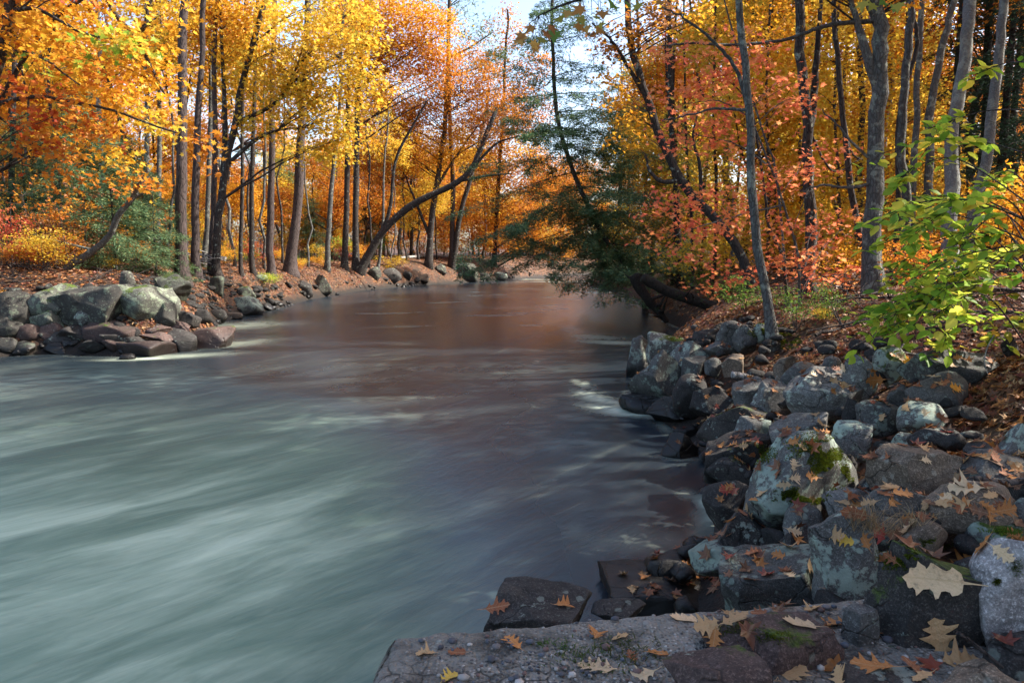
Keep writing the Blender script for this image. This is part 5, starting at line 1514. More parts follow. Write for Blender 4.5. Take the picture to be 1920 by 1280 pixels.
# thin bare saplings tangled along the far shore
def bare_set(seed):
    rng = np.random.RandomState(seed)
    H = rng.uniform(2.2, 3.8)
    P = wander(np.array((0, 0, -0.1)), np.array((rng.normal(0, .5), rng.normal(0, .4), H)), 10, rng, 0.08, 0)
    V, F = tube(P, np.linspace(0.022, 0.006, 10), 5)
    tw, lf = MB(), MB()
    for k in range(9):
        i = rng.randint(2, 9)
        b = P[i] + np.array((rng.normal(0, .5), rng.normal(0, .5), rng.uniform(.1, .7)))
        Q = wander(P[i], b, 6, rng, .12, .05)
        v, f = tube(Q, np.linspace(.009, .003, 6), 4, cap=False); tw.add(v, f)
        n = 9
        v, f, c = leaves(Q[rng.randint(2, 6, n)] + rng.normal(0, .06, (n, 3)), 0.10, pick_cols(['orange', 'yellow', 'brown'][seed % 3], n, rng), rng, 'star')
        lf.add(v, f, c)
    return mk_mesh('stem', V, F, [B_GREY, B_TWIG][seed % 2]), tw.mesh('twigs', B_TWIG), lf.mesh('foliage', M_LEAF, smooth=False)
BS = [bare_set(600 + i) for i in range(4)]
n_ = 0
while n_ < 48:
    Y = rngs.uniform(19.5, 45)
    X = rngs.uniform(-0.76 * Y, -0.1 * Y)
    d = float(shore_d(X, Y))
    if d < 2.0 or d > 9: continue
    st, tw, lf = BS[n_ % 4]
    o = link('bare_sapling', None, (X, Y, float(height(X, Y))))
    o.rotation_euler = (0, 0, rngs.uniform(0, 6)); s_ = rngs.uniform(.6, 1.1); o.scale = (s_,) * 3
    tag(o, 'half bare sapling in the undergrowth of the far shore', 'sapling', 'half bare saplings of the far shore')
    link('stem', st, parent=o); link('twigs', tw, parent=o)['kind'] = 'stuff'; link('foliage', lf, parent=o)['kind'] = 'stuff'
    PENDING.append((o, 'half bare sapling', 0))
    n_ += 1
n_ = 0
while n_ < 26:
    Y = rngs.uniform(19.5, 27)
    X = rngs.uniform(-0.76 * Y, -0.32 * Y)
    d = float(shore_d(X, Y))
    if d < 2.6 or d > 9 or (-0.62 * Y < X < -0.5 * Y and Y < 22): continue
    k = rngs.choice(['orange', 'brown', 'green', 'yellow', 'rust'])
    shrub(k, X, Y, rngs.uniform(0.35, 0.7), f'{SHN[k]} shrub in the undergrowth of the far shore', f'{SHN[k]} undergrowth of the far shore', rngs.uniform(0, 6))
    n_ += 1
for i, (x, y) in enumerate([(6.0, 4.4), (6.2, 5.6), (6.1, 6.8), (6.8, 7.9), (5.6, 3.2), (7.2, 6.2)]):  # unseen shrubs added to shade the boulders and the lower sapling
    shrub('rust', x, y, 0.95, 'rust coloured shrub added out of sight to shade the near bank', None, i * 1.0)['group'] = 'shrubs added out of sight to shade the near bank'
relabel()

# ================================================================== GREEN SAPLING that hangs over the near bank
def sapling():
    rng = np.random.RandomState(55)
    Y = 5.6
    foot = hit(1965, 760)
    stem = [np.array((foot[0], foot[1], foot[2] - 0.2))] + px_path([(1955, 640), (1945, 450), (1938, 300), (1932, 100), (1925, -60)], Y)
    Q = catmull(stem, 24)
    base = Q[0].copy()
    root = link('green_sapling', None, base)
    tag(root, 'leafy green and yellow sapling with drooping branches over the near bank', 'sapling')
    V, F = tube(Q, np.linspace(0.035, 0.012, 24), 8)
    link('trunk', mk_mesh('trunk', V - base, F, B_DARK), parent=root)
    brs = [[(1938, 300), (1850, 268), (1750, 262), (1645, 290)], [(1936, 215), (1850, 208), (1790, 225), (1745, 240)], [(1942, 420), (1830, 370), (1730, 372), (1660, 402)], [(1946, 500), (1850, 440), (1750, 455), (1680, 500)],
           [(1948, 540), (1840, 500), (1730, 540), (1645, 585)], [(1950, 580), (1850, 555), (1760, 585), (1690, 622)], [(1950, 600), (1880, 590), (1810, 610), (1770, 640)], [(1934, 130), (1890, 118), (1850, 130)], [(1940, 350), (1890, 320), (1850, 350)],
           [(1944, 470), (1880, 400), (1830, 430), (1800, 470)], [(1948, 560), (1900, 520), (1840, 530), (1800, 560)], [(1945, 480), (1840, 470), (1760, 500), (1700, 550)], [(1950, 620), (1900, 610), (1860, 630)],
           [(1946, 520), (1890, 470), (1850, 490)], [(1940, 380), (1800, 300), (1720, 310), (1690, 335)], [(1944, 450), (1800, 405), (1740, 420), (1700, 440)], [(1948, 550), (1800, 560), (1720, 565), (1660, 600)], [(1948, 560), (1790, 530), (1720, 590), (1655, 615)]]
    pts, wood = [], MB()
    for b in list(brs):
        if b[-1][1] > 380:
            jx, jy = rng.uniform(-10, 90), rng.uniform(-90, 10)
            brs.append([b[0]] + [(x + jx, y + jy) for x, y in b[1:]])
    for i, b in enumerate(brs):
        yy = Y + rng.uniform(-0.7, 0.9)
        P = px_path(b, yy)
        P[0] = Q[int(np.argmin(np.linalg.norm(Q - P[0], axis=1)))]
        L = catmull(P, 22)
        V, F = tube(L, np.linspace(0.007, 0.0025, 22), 5)
        link('branch', mk_mesh('branch', V - base, F, B_TWIG), parent=root)
        ln = np.linalg.norm(np.diff(L, axis=0), axis=1).sum()
        for s in range(int(ln * 12)):
            k = rng.randint(6, 22)
            T = L[min(k + 1, 21)] - L[k - 1]; T /= np.linalg.norm(T)
            d = T * 0.6 + np.array((rng.normal(0, .5), rng.normal(0, .7), -rng.uniform(0, .35)))
            d /= np.linalg.norm(d)
            m = rng.uniform(0.12, 0.38)
            e = L[k] + d * m
            tw = wander(L[k], e, 5, rng, 0.1, 0.1)
            V, F = tube(tw, np.linspace(0.003, 0.0015, 5), 3, cap=False)
            wood.add(V, F)
            for q in range(2 + int(m * 8)):
                u = rng.rand()
                pts.append((L[k] + (e - L[k]) * u, d))
    o = link('twigs', wood.mesh('twigs', B_TWIG, off=base), parent=root); o['kind'] = 'stuff'
    n = len(pts)
    P = np.array([p for p, d in pts]); D = np.array([d for p, d in pts])
    cols = pick_cols('ygreen', n, rng, 0.15)
    cols = np.clip(cols * 1.2, 0, .75)
    # the biggest 300 as parts, sharing a few blade meshes
    order = rng.permutation(n)
    S, FS = _shape('oval')
    blades = []
    for c in [(0.22, 0.38, 0.04), (0.34, 0.48, 0.05), (0.48, 0.56, 0.06), (0.58, 0.58, 0.07), (0.70, 0.56, 0.08), (0.28, 0.42, 0.05), (0.15, 0.29, 0.035), (0.66, 0.40, 0.07)]:
        blades.append(mk_mesh('leaf', S * np.array((1, 1, 1)), FS, M_LEAF, True, np.tile(np.array(c), (len(S), 1))))
    for i in order[:295]:
        N = np.array((rng.normal(0, .45), rng.normal(0, .45), 1.0)); N /= np.linalg.norm(N)
        d = D[i] * 0.6 + np.array((rng.normal(0, .5), rng.normal(0, .5), -0.35)); d -= d.dot(N) * N; d /= np.linalg.norm(d)
        X = np.cross(d, N)
        M = Matrix(((X[0], d[0], N[0], 0), (X[1], d[1], N[1], 0), (X[2], d[2], N[2], 0), (0, 0, 0, 1)))
        w = rng.choice(8, p=[.16, .18, .18, .14, .1, .12, .08, .04])
        lf = link('leaf', blades[w], parent=root)
        lf.matrix_local = Matrix.Translation(Vector(P[i] - base)) @ M @ Matrix.Scale(rng.uniform(0.088, 0.135), 4)
    rest = order[295:]
    V, F, C = leaves(P[rest], 0.108, cols[rest], rng, 'oval', 1.0, 0.35, D[rest])
    mb = MB(); mb.add(V, F, C)
    o = link('leaves', mb.mesh('leaves', M_LEAF, smooth=True, off=base), parent=root); o['kind'] = 'stuff'
sapling()

# ================================================================== OVERHANGING MAPLE BRANCH at the top
def overhang():
    rng = np.random.RandomState(66)
    x0, y0 = 5.2, 2.6
    gz = float(height(x0, y0))
    Q = catmull([np.array((x0, y0, gz - 0.3)), np.array((x0 - 0.05, y0 + 0.1, 2.5)), np.array((x0 - 0.2, y0 + 0.3, 4.6)), np.array((x0 - 0.4, y0 + 0.4, 7.5))], 20)
    base = Q[0].copy()
    root = link('overhanging_maple', None, base)
    tag(root, 'maple out of view whose twig of brown and green leaves hangs in at the top', 'tree')
    V, F = tube(Q, np.linspace(0.14, 0.05, 20), 10, 0.08)
    link('trunk', mk_mesh('trunk', V - base, F, B_GREY), parent=root)
    Y = 4.6
    l1 = [Q[13]] + px_path([(1750, -90), (1500, -60), (1330, -40), (1230, -5), (1140, -12), (1060, 8), (1010, 30)], Y)
    L = catmull(l1, 40)
    V, F = tube(L, np.linspace(0.03, 0.004, 40), 6)
    link('limb', mk_mesh('limb', V - base, F, B_DARK), parent=root)
    S, FS = _shape('star')
    bl = [mk_mesh('leaf', S, FS, M_LEAF, True, np.tile(np.array(c), (len(S), 1))) for c in [(0.42, 0.20, 0.05), (0.34, 0.14, 0.05), (0.12, 0.22, 0.04), (0.30, 0.28, 0.05), (0.50, 0.30, 0.08)]]
    for (px, py, c) in [(985, 62, 0), (1003, 48, 0), (995, 75, 4), (1018, 55, 1), (1030, 45, 1), (1040, 55, 2), (1022, 72, 3), (1012, 82, 0), (970, 70, 4), (1050, 30, 3), (1068, 20, 4), (1075, 45, 0), (1085, 30, 3), (1098, 12, 0), (1110, 30, 3), (1128, 20, 0), (1125, 42, 3),
                        (1150, 5, 2), (1175, 3, 2), (1205, 5, 3), (1245, 2, 0), (1640, 6, 3), (1660, 2, 2), (1675, 12, 2), (1685, 4, 3), (1620, 0, 3), (1130, 55, 0), (1100, 48, 4)]:
        p = at_y(px, py, Y + rng.uniform(-0.25, 0.25))
        N = np.array((rng.normal(0, .4), -0.75 + rng.normal(0, .3), 0.5)); N /= np.linalg.norm(N)
        d = np.array((rng.normal(-0.2, .5), rng.normal(0, .2), -0.8)); d -= d.dot(N) * N; d /= np.linalg.norm(d)
        X = np.cross(d, N)
        M = Matrix(((X[0], d[0], N[0], 0), (X[1], d[1], N[1], 0), (X[2], d[2], N[2], 0), (0, 0, 0, 1)))
        lf = link('leaf', bl[c], parent=root)
        lf.matrix_local = Matrix.Translation(Vector(p - base)) @ M @ Matrix.Scale(rng.uniform(0.08, 0.12), 4)
        k = L[int(np.argmin(np.linalg.norm(L - p, axis=1)))]
        V, F = tube(wander(k, p, 5, rng, 0.1, 0.1), np.linspace(0.003, 0.0012, 5), 3, cap=False)
        link('leaf_stalk', mk_mesh('leaf_stalk', V - base, F, B_TWIG), parent=root)
overhang()

# ================================================================== LOGS, STICKS, DEAD BRUSH
def wood_thing(name, label, cat, pts, w0, w1, mat, seed=1, sides=10, lump=0.15, lift=0.0, knots=0):
    rng = np.random.RandomState(seed)
    Q = catmull([np.asarray(p) for p in pts], max(10, 6 * len(pts)))
    base = Q[0].copy()
    V, F = tube(Q, np.linspace(w0, w1, len(Q)), sides, lump, seed)
    if not knots:
        o = link(name, mk_mesh(name, V - base, F, mat), base)
        tag(o, label, cat)
        return o
    root = link(name, None, base); tag(root, label, cat)
    link('stem', mk_mesh('stem', V - base, F, mat), parent=root)
    for k in range(knots):
        i = rng.randint(2, len(Q) - 2)
        b = Q[i] + np.array((rng.normal(0, .35), rng.normal(0, .35), rng.uniform(-.1, .5))) * (8 * w0)
        V, F = tube(wander(Q[i], b, 6, rng, .15), np.linspace(w0 * .35, w0 * .06, 6), 5)
        link('side_branch', mk_mesh('side_branch', V - base, F, mat), parent=root)
    return root
def ground_pts(pp, up=0.0):
    r = []
    for px, py in pp:
        p = hit(px, py); p[2] += up; r.append(p)
    return r
wood_thing('fallen_log', 'thick black mossy log slanting down the near bank into the cove', 'log', px_path([(1205, 520), (1250, 545), (1310, 566), (1392, 596)], 20), 0.16, 0.17, B_MOSS, 3, 12, knots=4)
wood_thing('tree_root', 'tangle of black roots washed out at the water under the leaning hemlock', 'roots', px_path([(1192, 515), (1205, 550), (1232, 580), (1250, 603)], 23), 0.20, 0.10, B_MOSS, 4, 10, 0.3, knots=9)
wood_thing('fallen_log', 'pale thin log lying on the far bank behind the two dark trunks', 'log', ground_pts([(752, 486), (800, 482), (850, 484)], 0.12), 0.14, 0.10, B_WHITE, 5, 8)
wood_thing('bare_branch', 'bent bare grey branch lying across the boulders beside the tan oak leaf', 'branch', px_path([(1648, 955), (1668, 940), (1692, 931), (1740, 933), (1785, 922), (1812, 905), (1830, 897), (1850, 902), (1890, 905), (1930, 900)], 3.55), 0.010, 0.021, B_TWIG, 6, 8, knots=2)
wood_thing('driftwood', 'flat weathered driftwood piece between the three stones and the grey block', 'driftwood', px_path([(1372, 702), (1395, 706), (1420, 713)], 8.6), 0.05, 0.035, B_WHITE, 7, 8, 0.3)
wood_thing('stick', 'thin bent white twig standing among the leaves near the sunlit crested boulder', 'twig', px_path([(1864, 628), (1850, 655), (1846, 680), (1852, 700)], 5.6), 0.006, 0.004, B_WHITE, 8, 6)
wood_thing('stick', 'white twig curving from the green sapling down to the orange oak sprig', 'twig', px_path([(1672, 640), (1690, 658), (1720, 663), (1760, 657)], 6.6), 0.005, 0.003, B_WHITE, 9, 6)
wood_thing('stick', 'long dark stick slanting in the leaf litter above the domed boulder', 'stick', px_path([(1596, 652), (1640, 630), (1690, 600)], 8.0), 0.012, 0.008, B_TWIG, 10, 6)
wood_thing('stick', 'brown broken stick on the great mossy boulder', 'stick', px_path([(1562, 893), (1582, 898), (1594, 890), (1602, 868)], 4.75), 0.010, 0.014, B_TWIG, 11, 7)
wood_thing('stick', 'pale stick propped beneath the pale banded boulder', 'stick', px_path([(1796, 1186), (1830, 1210), (1880, 1250)], 1.95), 0.008, 0.005, B_TWIG, 12, 7)
def sticks():
    rng = np.random.RandomState(71)
    mb = MB(); k = 0
    while k < 170:
        if k < 130: Y = rng.uniform(18, 46); X = rng.uniform(-0.78 * Y, -0.08 * Y)
        else: Y = rng.uniform(7, 17); X = rng.uniform(0.4 * Y, 0.8 * Y)
        d = float(shore_d(X, Y))
        if d < (0.4 if Y > 18 else 1.6) or d > 9: continue
        a = rng.uniform(0, pi); L = rng.gamma(2, .45) + .3
        n = 7
        u = np.linspace(-.5, .5, n) * L
        x = X + cos(a) * u; y = Y + sin(a) * u * .8
        z = height(x, y) + 0.03 + rng.uniform(0, .25) * np.linspace(0, 1, n) * L * .4
        Q = np.stack([x, y, z], -1) + rng.normal(0, .02, (n, 3))
        r = rng.uniform(.008, .03)
        V, F = tube(Q, np.linspace(r, r * .4, n), 5, cap=False); mb.add(V, F)
        for q in range(3):
            i = rng.randint(1, n - 1)
            b = Q[i] + np.array((rng.normal(0, .3), rng.normal(0, .3), rng.uniform(.05, .4)))
            V, F = tube(wander(Q[i], b, 5, rng, .12), np.linspace(r * .5, r * .15, 5), 4, cap=False); mb.add(V, F)
        k += 1
    tag(link('fallen_twigs', mb.mesh('fallen_twigs', B_TWIG)), 'fallen twigs and small branches strewn over the leafy ground', 'twigs', kind='stuff')
sticks()
def brush():
    rng = np.random.RandomState(14)
    p = hit(415, 520)
    root = link('dead_brush', None, p)
    tag(root, 'bleached dead branches sprawling in front of the forked yellow maple', 'brush')
    for k in range(16):
        a = at_y(rng.uniform(395, 425), rng.uniform(470, 500), p[1] + rng.uniform(-.4, .4))
        b = at_y(rng.uniform(290, 400), rng.uniform(455, 505), p[1] + rng.uniform(-1, .6))
        V, F = tube(wander(a, b, 9, rng, 0.12, 0.12), np.linspace(0.03, 0.006, 9), 5)
        link('dead_branch', mk_mesh('dead_branch', V - p, F, B_WHITE), parent=root)
brush()

# ================================================================== FALLEN LEAVES
def bvh_of(parts):
    Vs, Fs, n = [], [], 0
    for V, F in parts:
        Vs.append(V); Fs.append(np.asarray(F) + n); n += len(V)
    return BVHTree.FromPolygons(np.concatenate(Vs).tolist(), np.concatenate(Fs).tolist())
sel = (GV[GF[:, 0]][:, 0] > -3) & (GV[GF[:, 0]][:, 0] < 14) & (GV[GF[:, 0]][:, 1] > 0) & (GV[GF[:, 0]][:, 1] < 16)
gq = GF[sel]
tri = np.vstack([gq[:, [0, 1, 2]], gq[:, [0, 2, 3]]])
lq = np.vstack([f for f in LF])
ltri = np.vstack([lq[:, [0, 1, 2]], lq[:, [0, 2, 3]]])
near_rocks = [(V, F) for V, F in ROCK_GEO if V[:, 1].mean() < 15 and V[:, 0].mean() > -2]
TREE_BVH = bvh_of(near_rocks + [(GV, tri), (LV, ltri)])
CAMV = Vector((0, 0, CAMZ))

def oak_blade(seed, wide=1.0):
    """a lobed oak leaf with midrib, curled as it dried: about 60 triangles"""
    rng = np.random.RandomState(seed)
    prof = [(0, .02), (.10, .035), (.17, .08), (.22, .22), (.25, .25), (.29, .13), (.35, .10), (.41, .16), (.47, .36), (.505, .40), (.55, .20), (.60, .12), (.65, .16), (.71, .31), (.745, .34), (.78, .16), (.83, .09), (.87, .12), (.905, .18), (.94, .10), (1.0, 0.0)]
    V, F = [], []
    a, b, tw = rng.uniform(-0.2, 0.5), rng.uniform(0.1, 0.8), rng.uniform(-0.6, 0.6)
    L = [];
    for s in (-1, 1):
        lob = np.repeat(rng.uniform(0.7, 1.2, 6), 4)[:len(prof)]
        sh = np.repeat(rng.normal(0, 0.025, 6), 4)[:len(prof)]
        for q, (y, x) in enumerate(prof):
            x = 0.11 + 0.55 * x if (wide < 0.8 and 0.12 < y < 0.93) else x
            xx = s * (x * lob[q] * wide * rng.uniform(0.93, 1.07) + (0.03 if 0.1 < y < .9 else 0))
            L.append((xx, y + (sh[q] + 0.30 * (abs(xx) - 0.1)) * (0.1 < y < 0.95) + rng.normal(0, 0.004)))
    mid = [(0.0, y) for y, x in prof]
    P = np.array(L + mid)
    n = len(prof)
    z = b * P[:, 0] ** 2 * 1.3 + a * (P[:, 1] - 0.5) ** 2 * 0.6 + tw * P[:, 0] * (P[:, 1] - 0.5) * 0.8 + 0.05 * np.sin(P[:, 1] * 9 + seed) * np.abs(P[:, 0]) * 2
    z[2 * n:] -= 0.008
    V = np.column_stack([P, z])
    for i in range(n - 1):
        F.append((2 * n + i, i, i + 1, 2 * n + i + 1)[::1])
        F.append((n + i, 2 * n + i, 2 * n + i + 1, n + i + 1))
    # stalk
    st = np.array([(-.012, 0, z[2 * n]), (.012, 0, z[2 * n]), (.006, -0.22, z[2 * n] + 0.05), (-.006, -0.22, z[2 * n] + 0.05)])
    k = len(V)
    V = np.vstack([V, st])
    F.append((k, k + 3, k + 2, k + 1))
    V[:, 2] -= V[:, 2].min()
    V[:, 1] -= 0.5
    return V, [np.array(F)]
def maple_blade(seed):
    S, FS = _shape('star')
    rng = np.random.RandomState(seed)
    V = S.copy(); V[:, 2] += rng.uniform(0, .3) * V[:, 0] ** 2 * 2 + rng.uniform(-.2, .3) * (V[:, 1] - .4) ** 2
    V[:, 1] -= 0.45; V[:, 2] -= V[:, 2].min()
    return V, FS
def dry_leaf_mat():
    t = NT('dry_leaf')
    a = t.n('ShaderNodeAttribute', attribute_name='Col').outputs['Color']
    tc = t.n('ShaderNodeTexCoord').outputs['Object']
    oi = t.n('ShaderNodeObjectInfo')
    sp = t.maprange(t.noise(tc, 9, 4, 0.7), 0.55, 0.72, 0, 0.55)
    c = t.mix(sp, a, (0.07, 0.03, 0.015))
    sx = t.n('ShaderNodeSeparateXYZ'); t.l(tc, sx.inputs[0])
    ax = t.math('ABSOLUTE', sx.outputs[0])
    vein = t.maprange(ax, 0.006, 0.02, 0.5, 0.0)
    side = t.math('SINE', t.math('MULTIPLY', t.math('SUBTRACT', sx.outputs[1], t.math('MULTIPLY', ax, 0.9)), 52.0))
    vein = t.math('MAXIMUM', vein, t.maprange(side, 0.90, 1.0, 0, 0.28))
    c = t.mix(vein, c, (0.50, 0.33, 0.17))
    hs = t.n('ShaderNodeHueSaturation'); t.l(c, hs.inputs['Color']); t.l(t.maprange(oi.outputs['Random'], 0, 1, 0.8, 1.2), hs.inputs['Value'])
    p = t.bsdf(hs.outputs[0], 0.55, t.bump(t.noise(tc, 14, 3), 0.3, 0.05), 0.4)
    tr = t.n('ShaderNodeBsdfTranslucent'); t.l(hs.outputs[0], tr.inputs['Color'])
    m = t.n('ShaderNodeMixShader'); m.inputs[0].default_value = 0.2
    t.l(p.outputs[0], m.inputs[1]); t.l(tr.outputs[0], m.inputs[2])
    return t.done(m.outputs[0])
M_DRY = dry_leaf_mat()
LC = {'tan': (0.50, 0.30, 0.14), 'pale': (0.62, 0.44, 0.26), 'orange': (0.46, 0.18, 0.045), 'rust': (0.27, 0.085, 0.03), 'brown': (0.20, 0.09, 0.045), 'red': (0.36, 0.05, 0.035), 'yellow': (0.66, 0.42, 0.06), 'bright': (0.72, 0.30, 0.02)}
BL = {}
for cn, cc in LC.items():
    for v in range(4):
        V, F = oak_blade(300 + v * 7 + len(cn), [1.0, 0.85, 1.15, 0.7][v])
        BL[cn, v] = mk_mesh('oak_leaf', V, F, M_DRY, True, np.tile(np.array(cc), (len(V), 1)))
    V, F = maple_blade(400 + len(cn))
    BL[cn, 'm'] = mk_mesh('maple_leaf', V, F, M_DRY, True, np.tile(np.array(cc), (len(V), 1)))
rngl = np.random.RandomState(21)
LEAF_SPOTS = []
def drop(name, loc, nor, size, mesh, label, group=None, ang=None, tilt=0.18):
    N = np.array(nor); N = N / np.linalg.norm(N)
    if N[2] < 0: N = -N
    N = N + rngl.normal(0, tilt, 3); N /= np.linalg.norm(N)
    a = rngl.uniform(0, 2 * pi) if ang is None else ang
    d = np.array((cos(a), sin(a), 0.0)); d -= d.dot(N) * N; d /= np.linalg.norm(d)
    X = np.cross(d, N)
    M = Matrix(((X[0], d[0], N[0], 0), (X[1], d[1], N[1], 0), (X[2], d[2], N[2], 0), (0, 0, 0, 1)))
    o = link(name, mesh)
    o.matrix_basis = Matrix.Translation(Vector(np.array(loc) + N * 0.004)) @ M @ Matrix.Scale(size, 4)
    tag(o, label, 'leaf', group)
    LEAF_SPOTS.append((loc[0], loc[1]))
    return o
def pleaf(px, py, lpx, cn, label, v=None, ang=None, group=None, name='oak_leaf', tilt=0.12):
    d = Vector(ray(px, py)).normalized()
    loc, nor, i, dist = TREE_BVH.ray_cast(CAMV, d)
    if loc is None: return
    Y = loc[1]
    size = lpx * Y / FPX * 0.98
    v = v if v is not None else rngl.randint(4)
    drop(name, loc, nor, min(size, 0.24), BL[cn, v], label, group, ang, tilt)
D_ = radians
pleaf(1752, 1085, 124, 'pale', 'largest pale tan oak leaf lying on top of the big near-black boulder', 3, D_(165))
pleaf(1812, 1060, 74, 'orange', 'orange lobed oak leaf beside the largest pale tan leaf', 0, D_(10))
pleaf(1762, 1200, 96, 'tan', 'grey-tan oak leaf hanging on the dark front of the near-black boulder', 0, D_(80))
pleaf(1800, 1240, 84, 'tan', 'tan oak leaf under the hanging grey-tan leaf', 2, D_(0))
pleaf(1712, 1252, 70, 'rust', 'reddish lobed leaf standing up beside the hanging grey-tan leaf', 1, D_(95), tilt=.22)
pleaf(1640, 1250, 90, 'orange', 'curled orange brown oak leaf in front of the narrow grey rock', 2, D_(150), tilt=.2)
pleaf(1482, 1268, 84, 'tan', 'golden tan oak leaf at the bottom edge before the reddish flat boulder', 0, D_(20))
pleaf(1575, 1272, 70, 'tan', 'tan pointed leaf at the bottom edge beside the curled orange brown leaf', 1, D_(60))
pleaf(1730, 1270, 60, 'tan', 'half-hidden rounded tan leaf at the bottom edge under the reddish lobed leaf', 3, D_(200))
pleaf(1283, 1162, 62, 'pale', 'pale tan oak leaf, first of three overlapping on the concrete ledge', 3, D_(170))
pleaf(1330, 1172, 66, 'tan', 'tan oak leaf, middle one of three overlapping on the concrete ledge', 0, D_(190))
pleaf(1378, 1162, 70, 'tan', 'tan oak leaf, last of three overlapping on the concrete ledge', 1, D_(20))
pleaf(1340, 1196, 46, 'orange', 'orange leaf half under the three overlapping tan leaves', 2, D_(240))
pleaf(1500, 1172, 74, 'pale', 'long pale oak leaf on the back edge of the reddish flat boulder', 3, D_(170))
pleaf(1562, 1170, 58, 'orange', 'orange-tan oak leaf past the end of the reddish flat boulder', 0, D_(165))
pleaf(1522, 1142, 46, 'tan', 'brown-tan oak leaf on the concrete under the lichen-faced boulder', 2, D_(30))
pleaf(1428, 1150, 46, 'rust', 'rust red leaf on the concrete beneath the lichen-faced boulder', 1, D_(170))
pleaf(1120, 1190, 52, 'orange', 'orange oak leaf in the middle of the concrete ledge', 0, D_(70), tilt=.2)
pleaf(1162, 1196, 42, 'tan', 'small tan leaf touching the orange leaf in the middle of the ledge', 3, D_(10))
pleaf(962, 1206, 54, 'orange', 'orange brown leaf standing on edge on the concrete ledge', 1, D_(130), tilt=.25)
pleaf(800, 1226, 46, 'tan', 'yellow-tan leaf near the corner of the concrete ledge', 2, D_(175))
pleaf(858, 1224, 42, 'rust', 'narrow rust leaf by the yellow-tan leaf near the ledge corner', 3, D_(175))
pleaf(842, 1272, 50, 'yellow', 'yellowish oak leaf cut by the bottom edge of the ledge', 0, D_(50))
pleaf(1120, 1252, 82, 'pale', 'broad pale oak leaf on the gravelly part of the concrete ledge', 2, D_(160))
pleaf(1205, 1268, 66, 'pale', 'pale leaf beside the dusky brown boulder at the bottom edge', 1, D_(200))
pleaf(1232, 1226, 56, 'orange', 'thin orange leaf against the dusky brown boulder', 3, D_(10))
pleaf(1185, 1232, 40, 'rust', 'rust brown leaf between two pale leaves on the ledge gravel', 1, D_(100))
pleaf(932, 1138, 56, 'rust', 'dark rust leaf on the river end of the dark brown boulder', 1, D_(5))
pleaf(1058, 1134, 46, 'orange', 'orange tan leaf on the bank end of the dark brown boulder', 0, D_(20))
pleaf(1103, 1137, 26, 'orange', 'small orange leaf tucked behind the dark brown boulder', 2)
pleaf(1186, 1106, 28, 'tan', 'small tan leaf on the long black boulder behind the ledge', 0, D_(80))
pleaf(1300, 1080, 42, 'orange', 'orange leaf wedged upright above the long black boulder', 1, D_(80), tilt=.25)
pleaf(1412, 1036, 38, 'rust', 'rust star-shaped leaf on the pale lichen face of the large boulder', 0, D_(0))
pleaf(1462, 1042, 34, 'orange', 'orange-brown leaf just past the lichen face of the large boulder', 1, D_(140))
pleaf(1520, 1058, 66, 'pale', 'pale curled leaf on the top edge of the lichen-faced boulder', 3, D_(160))
pleaf(1482, 1078, 32, 'pale', 'small pale leaf in the middle of the lichen-faced boulder', 2, D_(100))
pleaf(1472, 1092, 36, 'orange', 'narrow orange leaf below the small pale leaf on the lichen-faced boulder', 3, D_(150))
pleaf(1524, 1106, 32, 'tan', 'tan leaf near the foot of the lichen-faced boulder', 0)
pleaf(1566, 1106, 42, 'orange', 'ribbed brown leaf in the corner by the upright slab', 1, D_(10))
pleaf(1488, 872, 27, 'pale', 'pale oak leaf, uppermost of the leaves on the great mossy boulder', 0, D_(90))
pleaf(1606, 853, 30, 'pale', 'pale leaf alone on the end of the great mossy boulder', 2, D_(10))
pleaf(1490, 896, 28, 'pale', 'pale tan leaf at the lower rim of the moss on the great boulder', 0, D_(10))
pleaf(1470, 908, 32, 'pale', 'twisted pale leaf, lowest on the great mossy boulder', 1, D_(120))
pleaf(1522, 893, 30, 'orange', 'orange-tan leaf on the moss of the great boulder', 2, D_(170))
pleaf(1520, 934, 26, 'tan', 'tan leaf over the round speckled rock', 0)
pleaf(1736, 862, 26, 'pale', 'lone pale leaf on the face of the smooth brown block', 2, D_(10))
pleaf(1742, 838, 32, 'orange', 'orange leaf along the top of the smooth brown block', 3, D_(5))
pleaf(1353, 835, 26, 'orange', 'round orange leaf on the mossy flat rock above the water', 1)
pleaf(1376, 834, 26, 'orange', 'orange oak leaf second in line on the mossy flat rock', 0)
pleaf(1394, 836, 20, 'tan', 'tan leaf third in line on the mossy flat rock', 2)
pleaf(1384, 862, 24, 'orange', 'orange leaf on the lower corner of the mossy flat rock', 0)
pleaf(1406, 886, 30, 'tan', 'tan leaf on the dark layered rock by the water', 2)
pleaf(1420, 858, 40, 'rust', 'rust leaf draped across the moss of the flat rock', 3, D_(20))
pleaf(1345, 778, 24, 'pale', 'pale leaf on the flat-topped ledge rock', 1)
pleaf(1402, 952, 24, 'tan', 'small tan leaf on the ridge of the black rounded rock', 0)
pleaf(1810, 914, 62, 'pale', 'large pale star-like oak leaf over the bend of the bare branch', 0, D_(160))
pleaf(1692, 926, 44, 'orange', 'orange leaf cluster on the grey boulder under the bare branch', 1, D_(0))
pleaf(1668, 916, 48, 'tan', 'long tan leaf at the upper edge of the grey boulder under the bare branch', 3, D_(10))
pleaf(1772, 938, 38, 'pale', 'pale narrow leaf between the grey and the purplish brown boulders', 3, D_(30))
pleaf(1856, 930, 40, 'tan', 'tan narrow leaf on the broad purplish brown boulder', 3, D_(15))
pleaf(1884, 956, 48, 'orange', 'orange-brown leaf over the moss cushion rock', 0, D_(20))
pleaf(1602, 962, 54, 'rust', 'long rust leaf along the top of the upright slab', 3, D_(150))
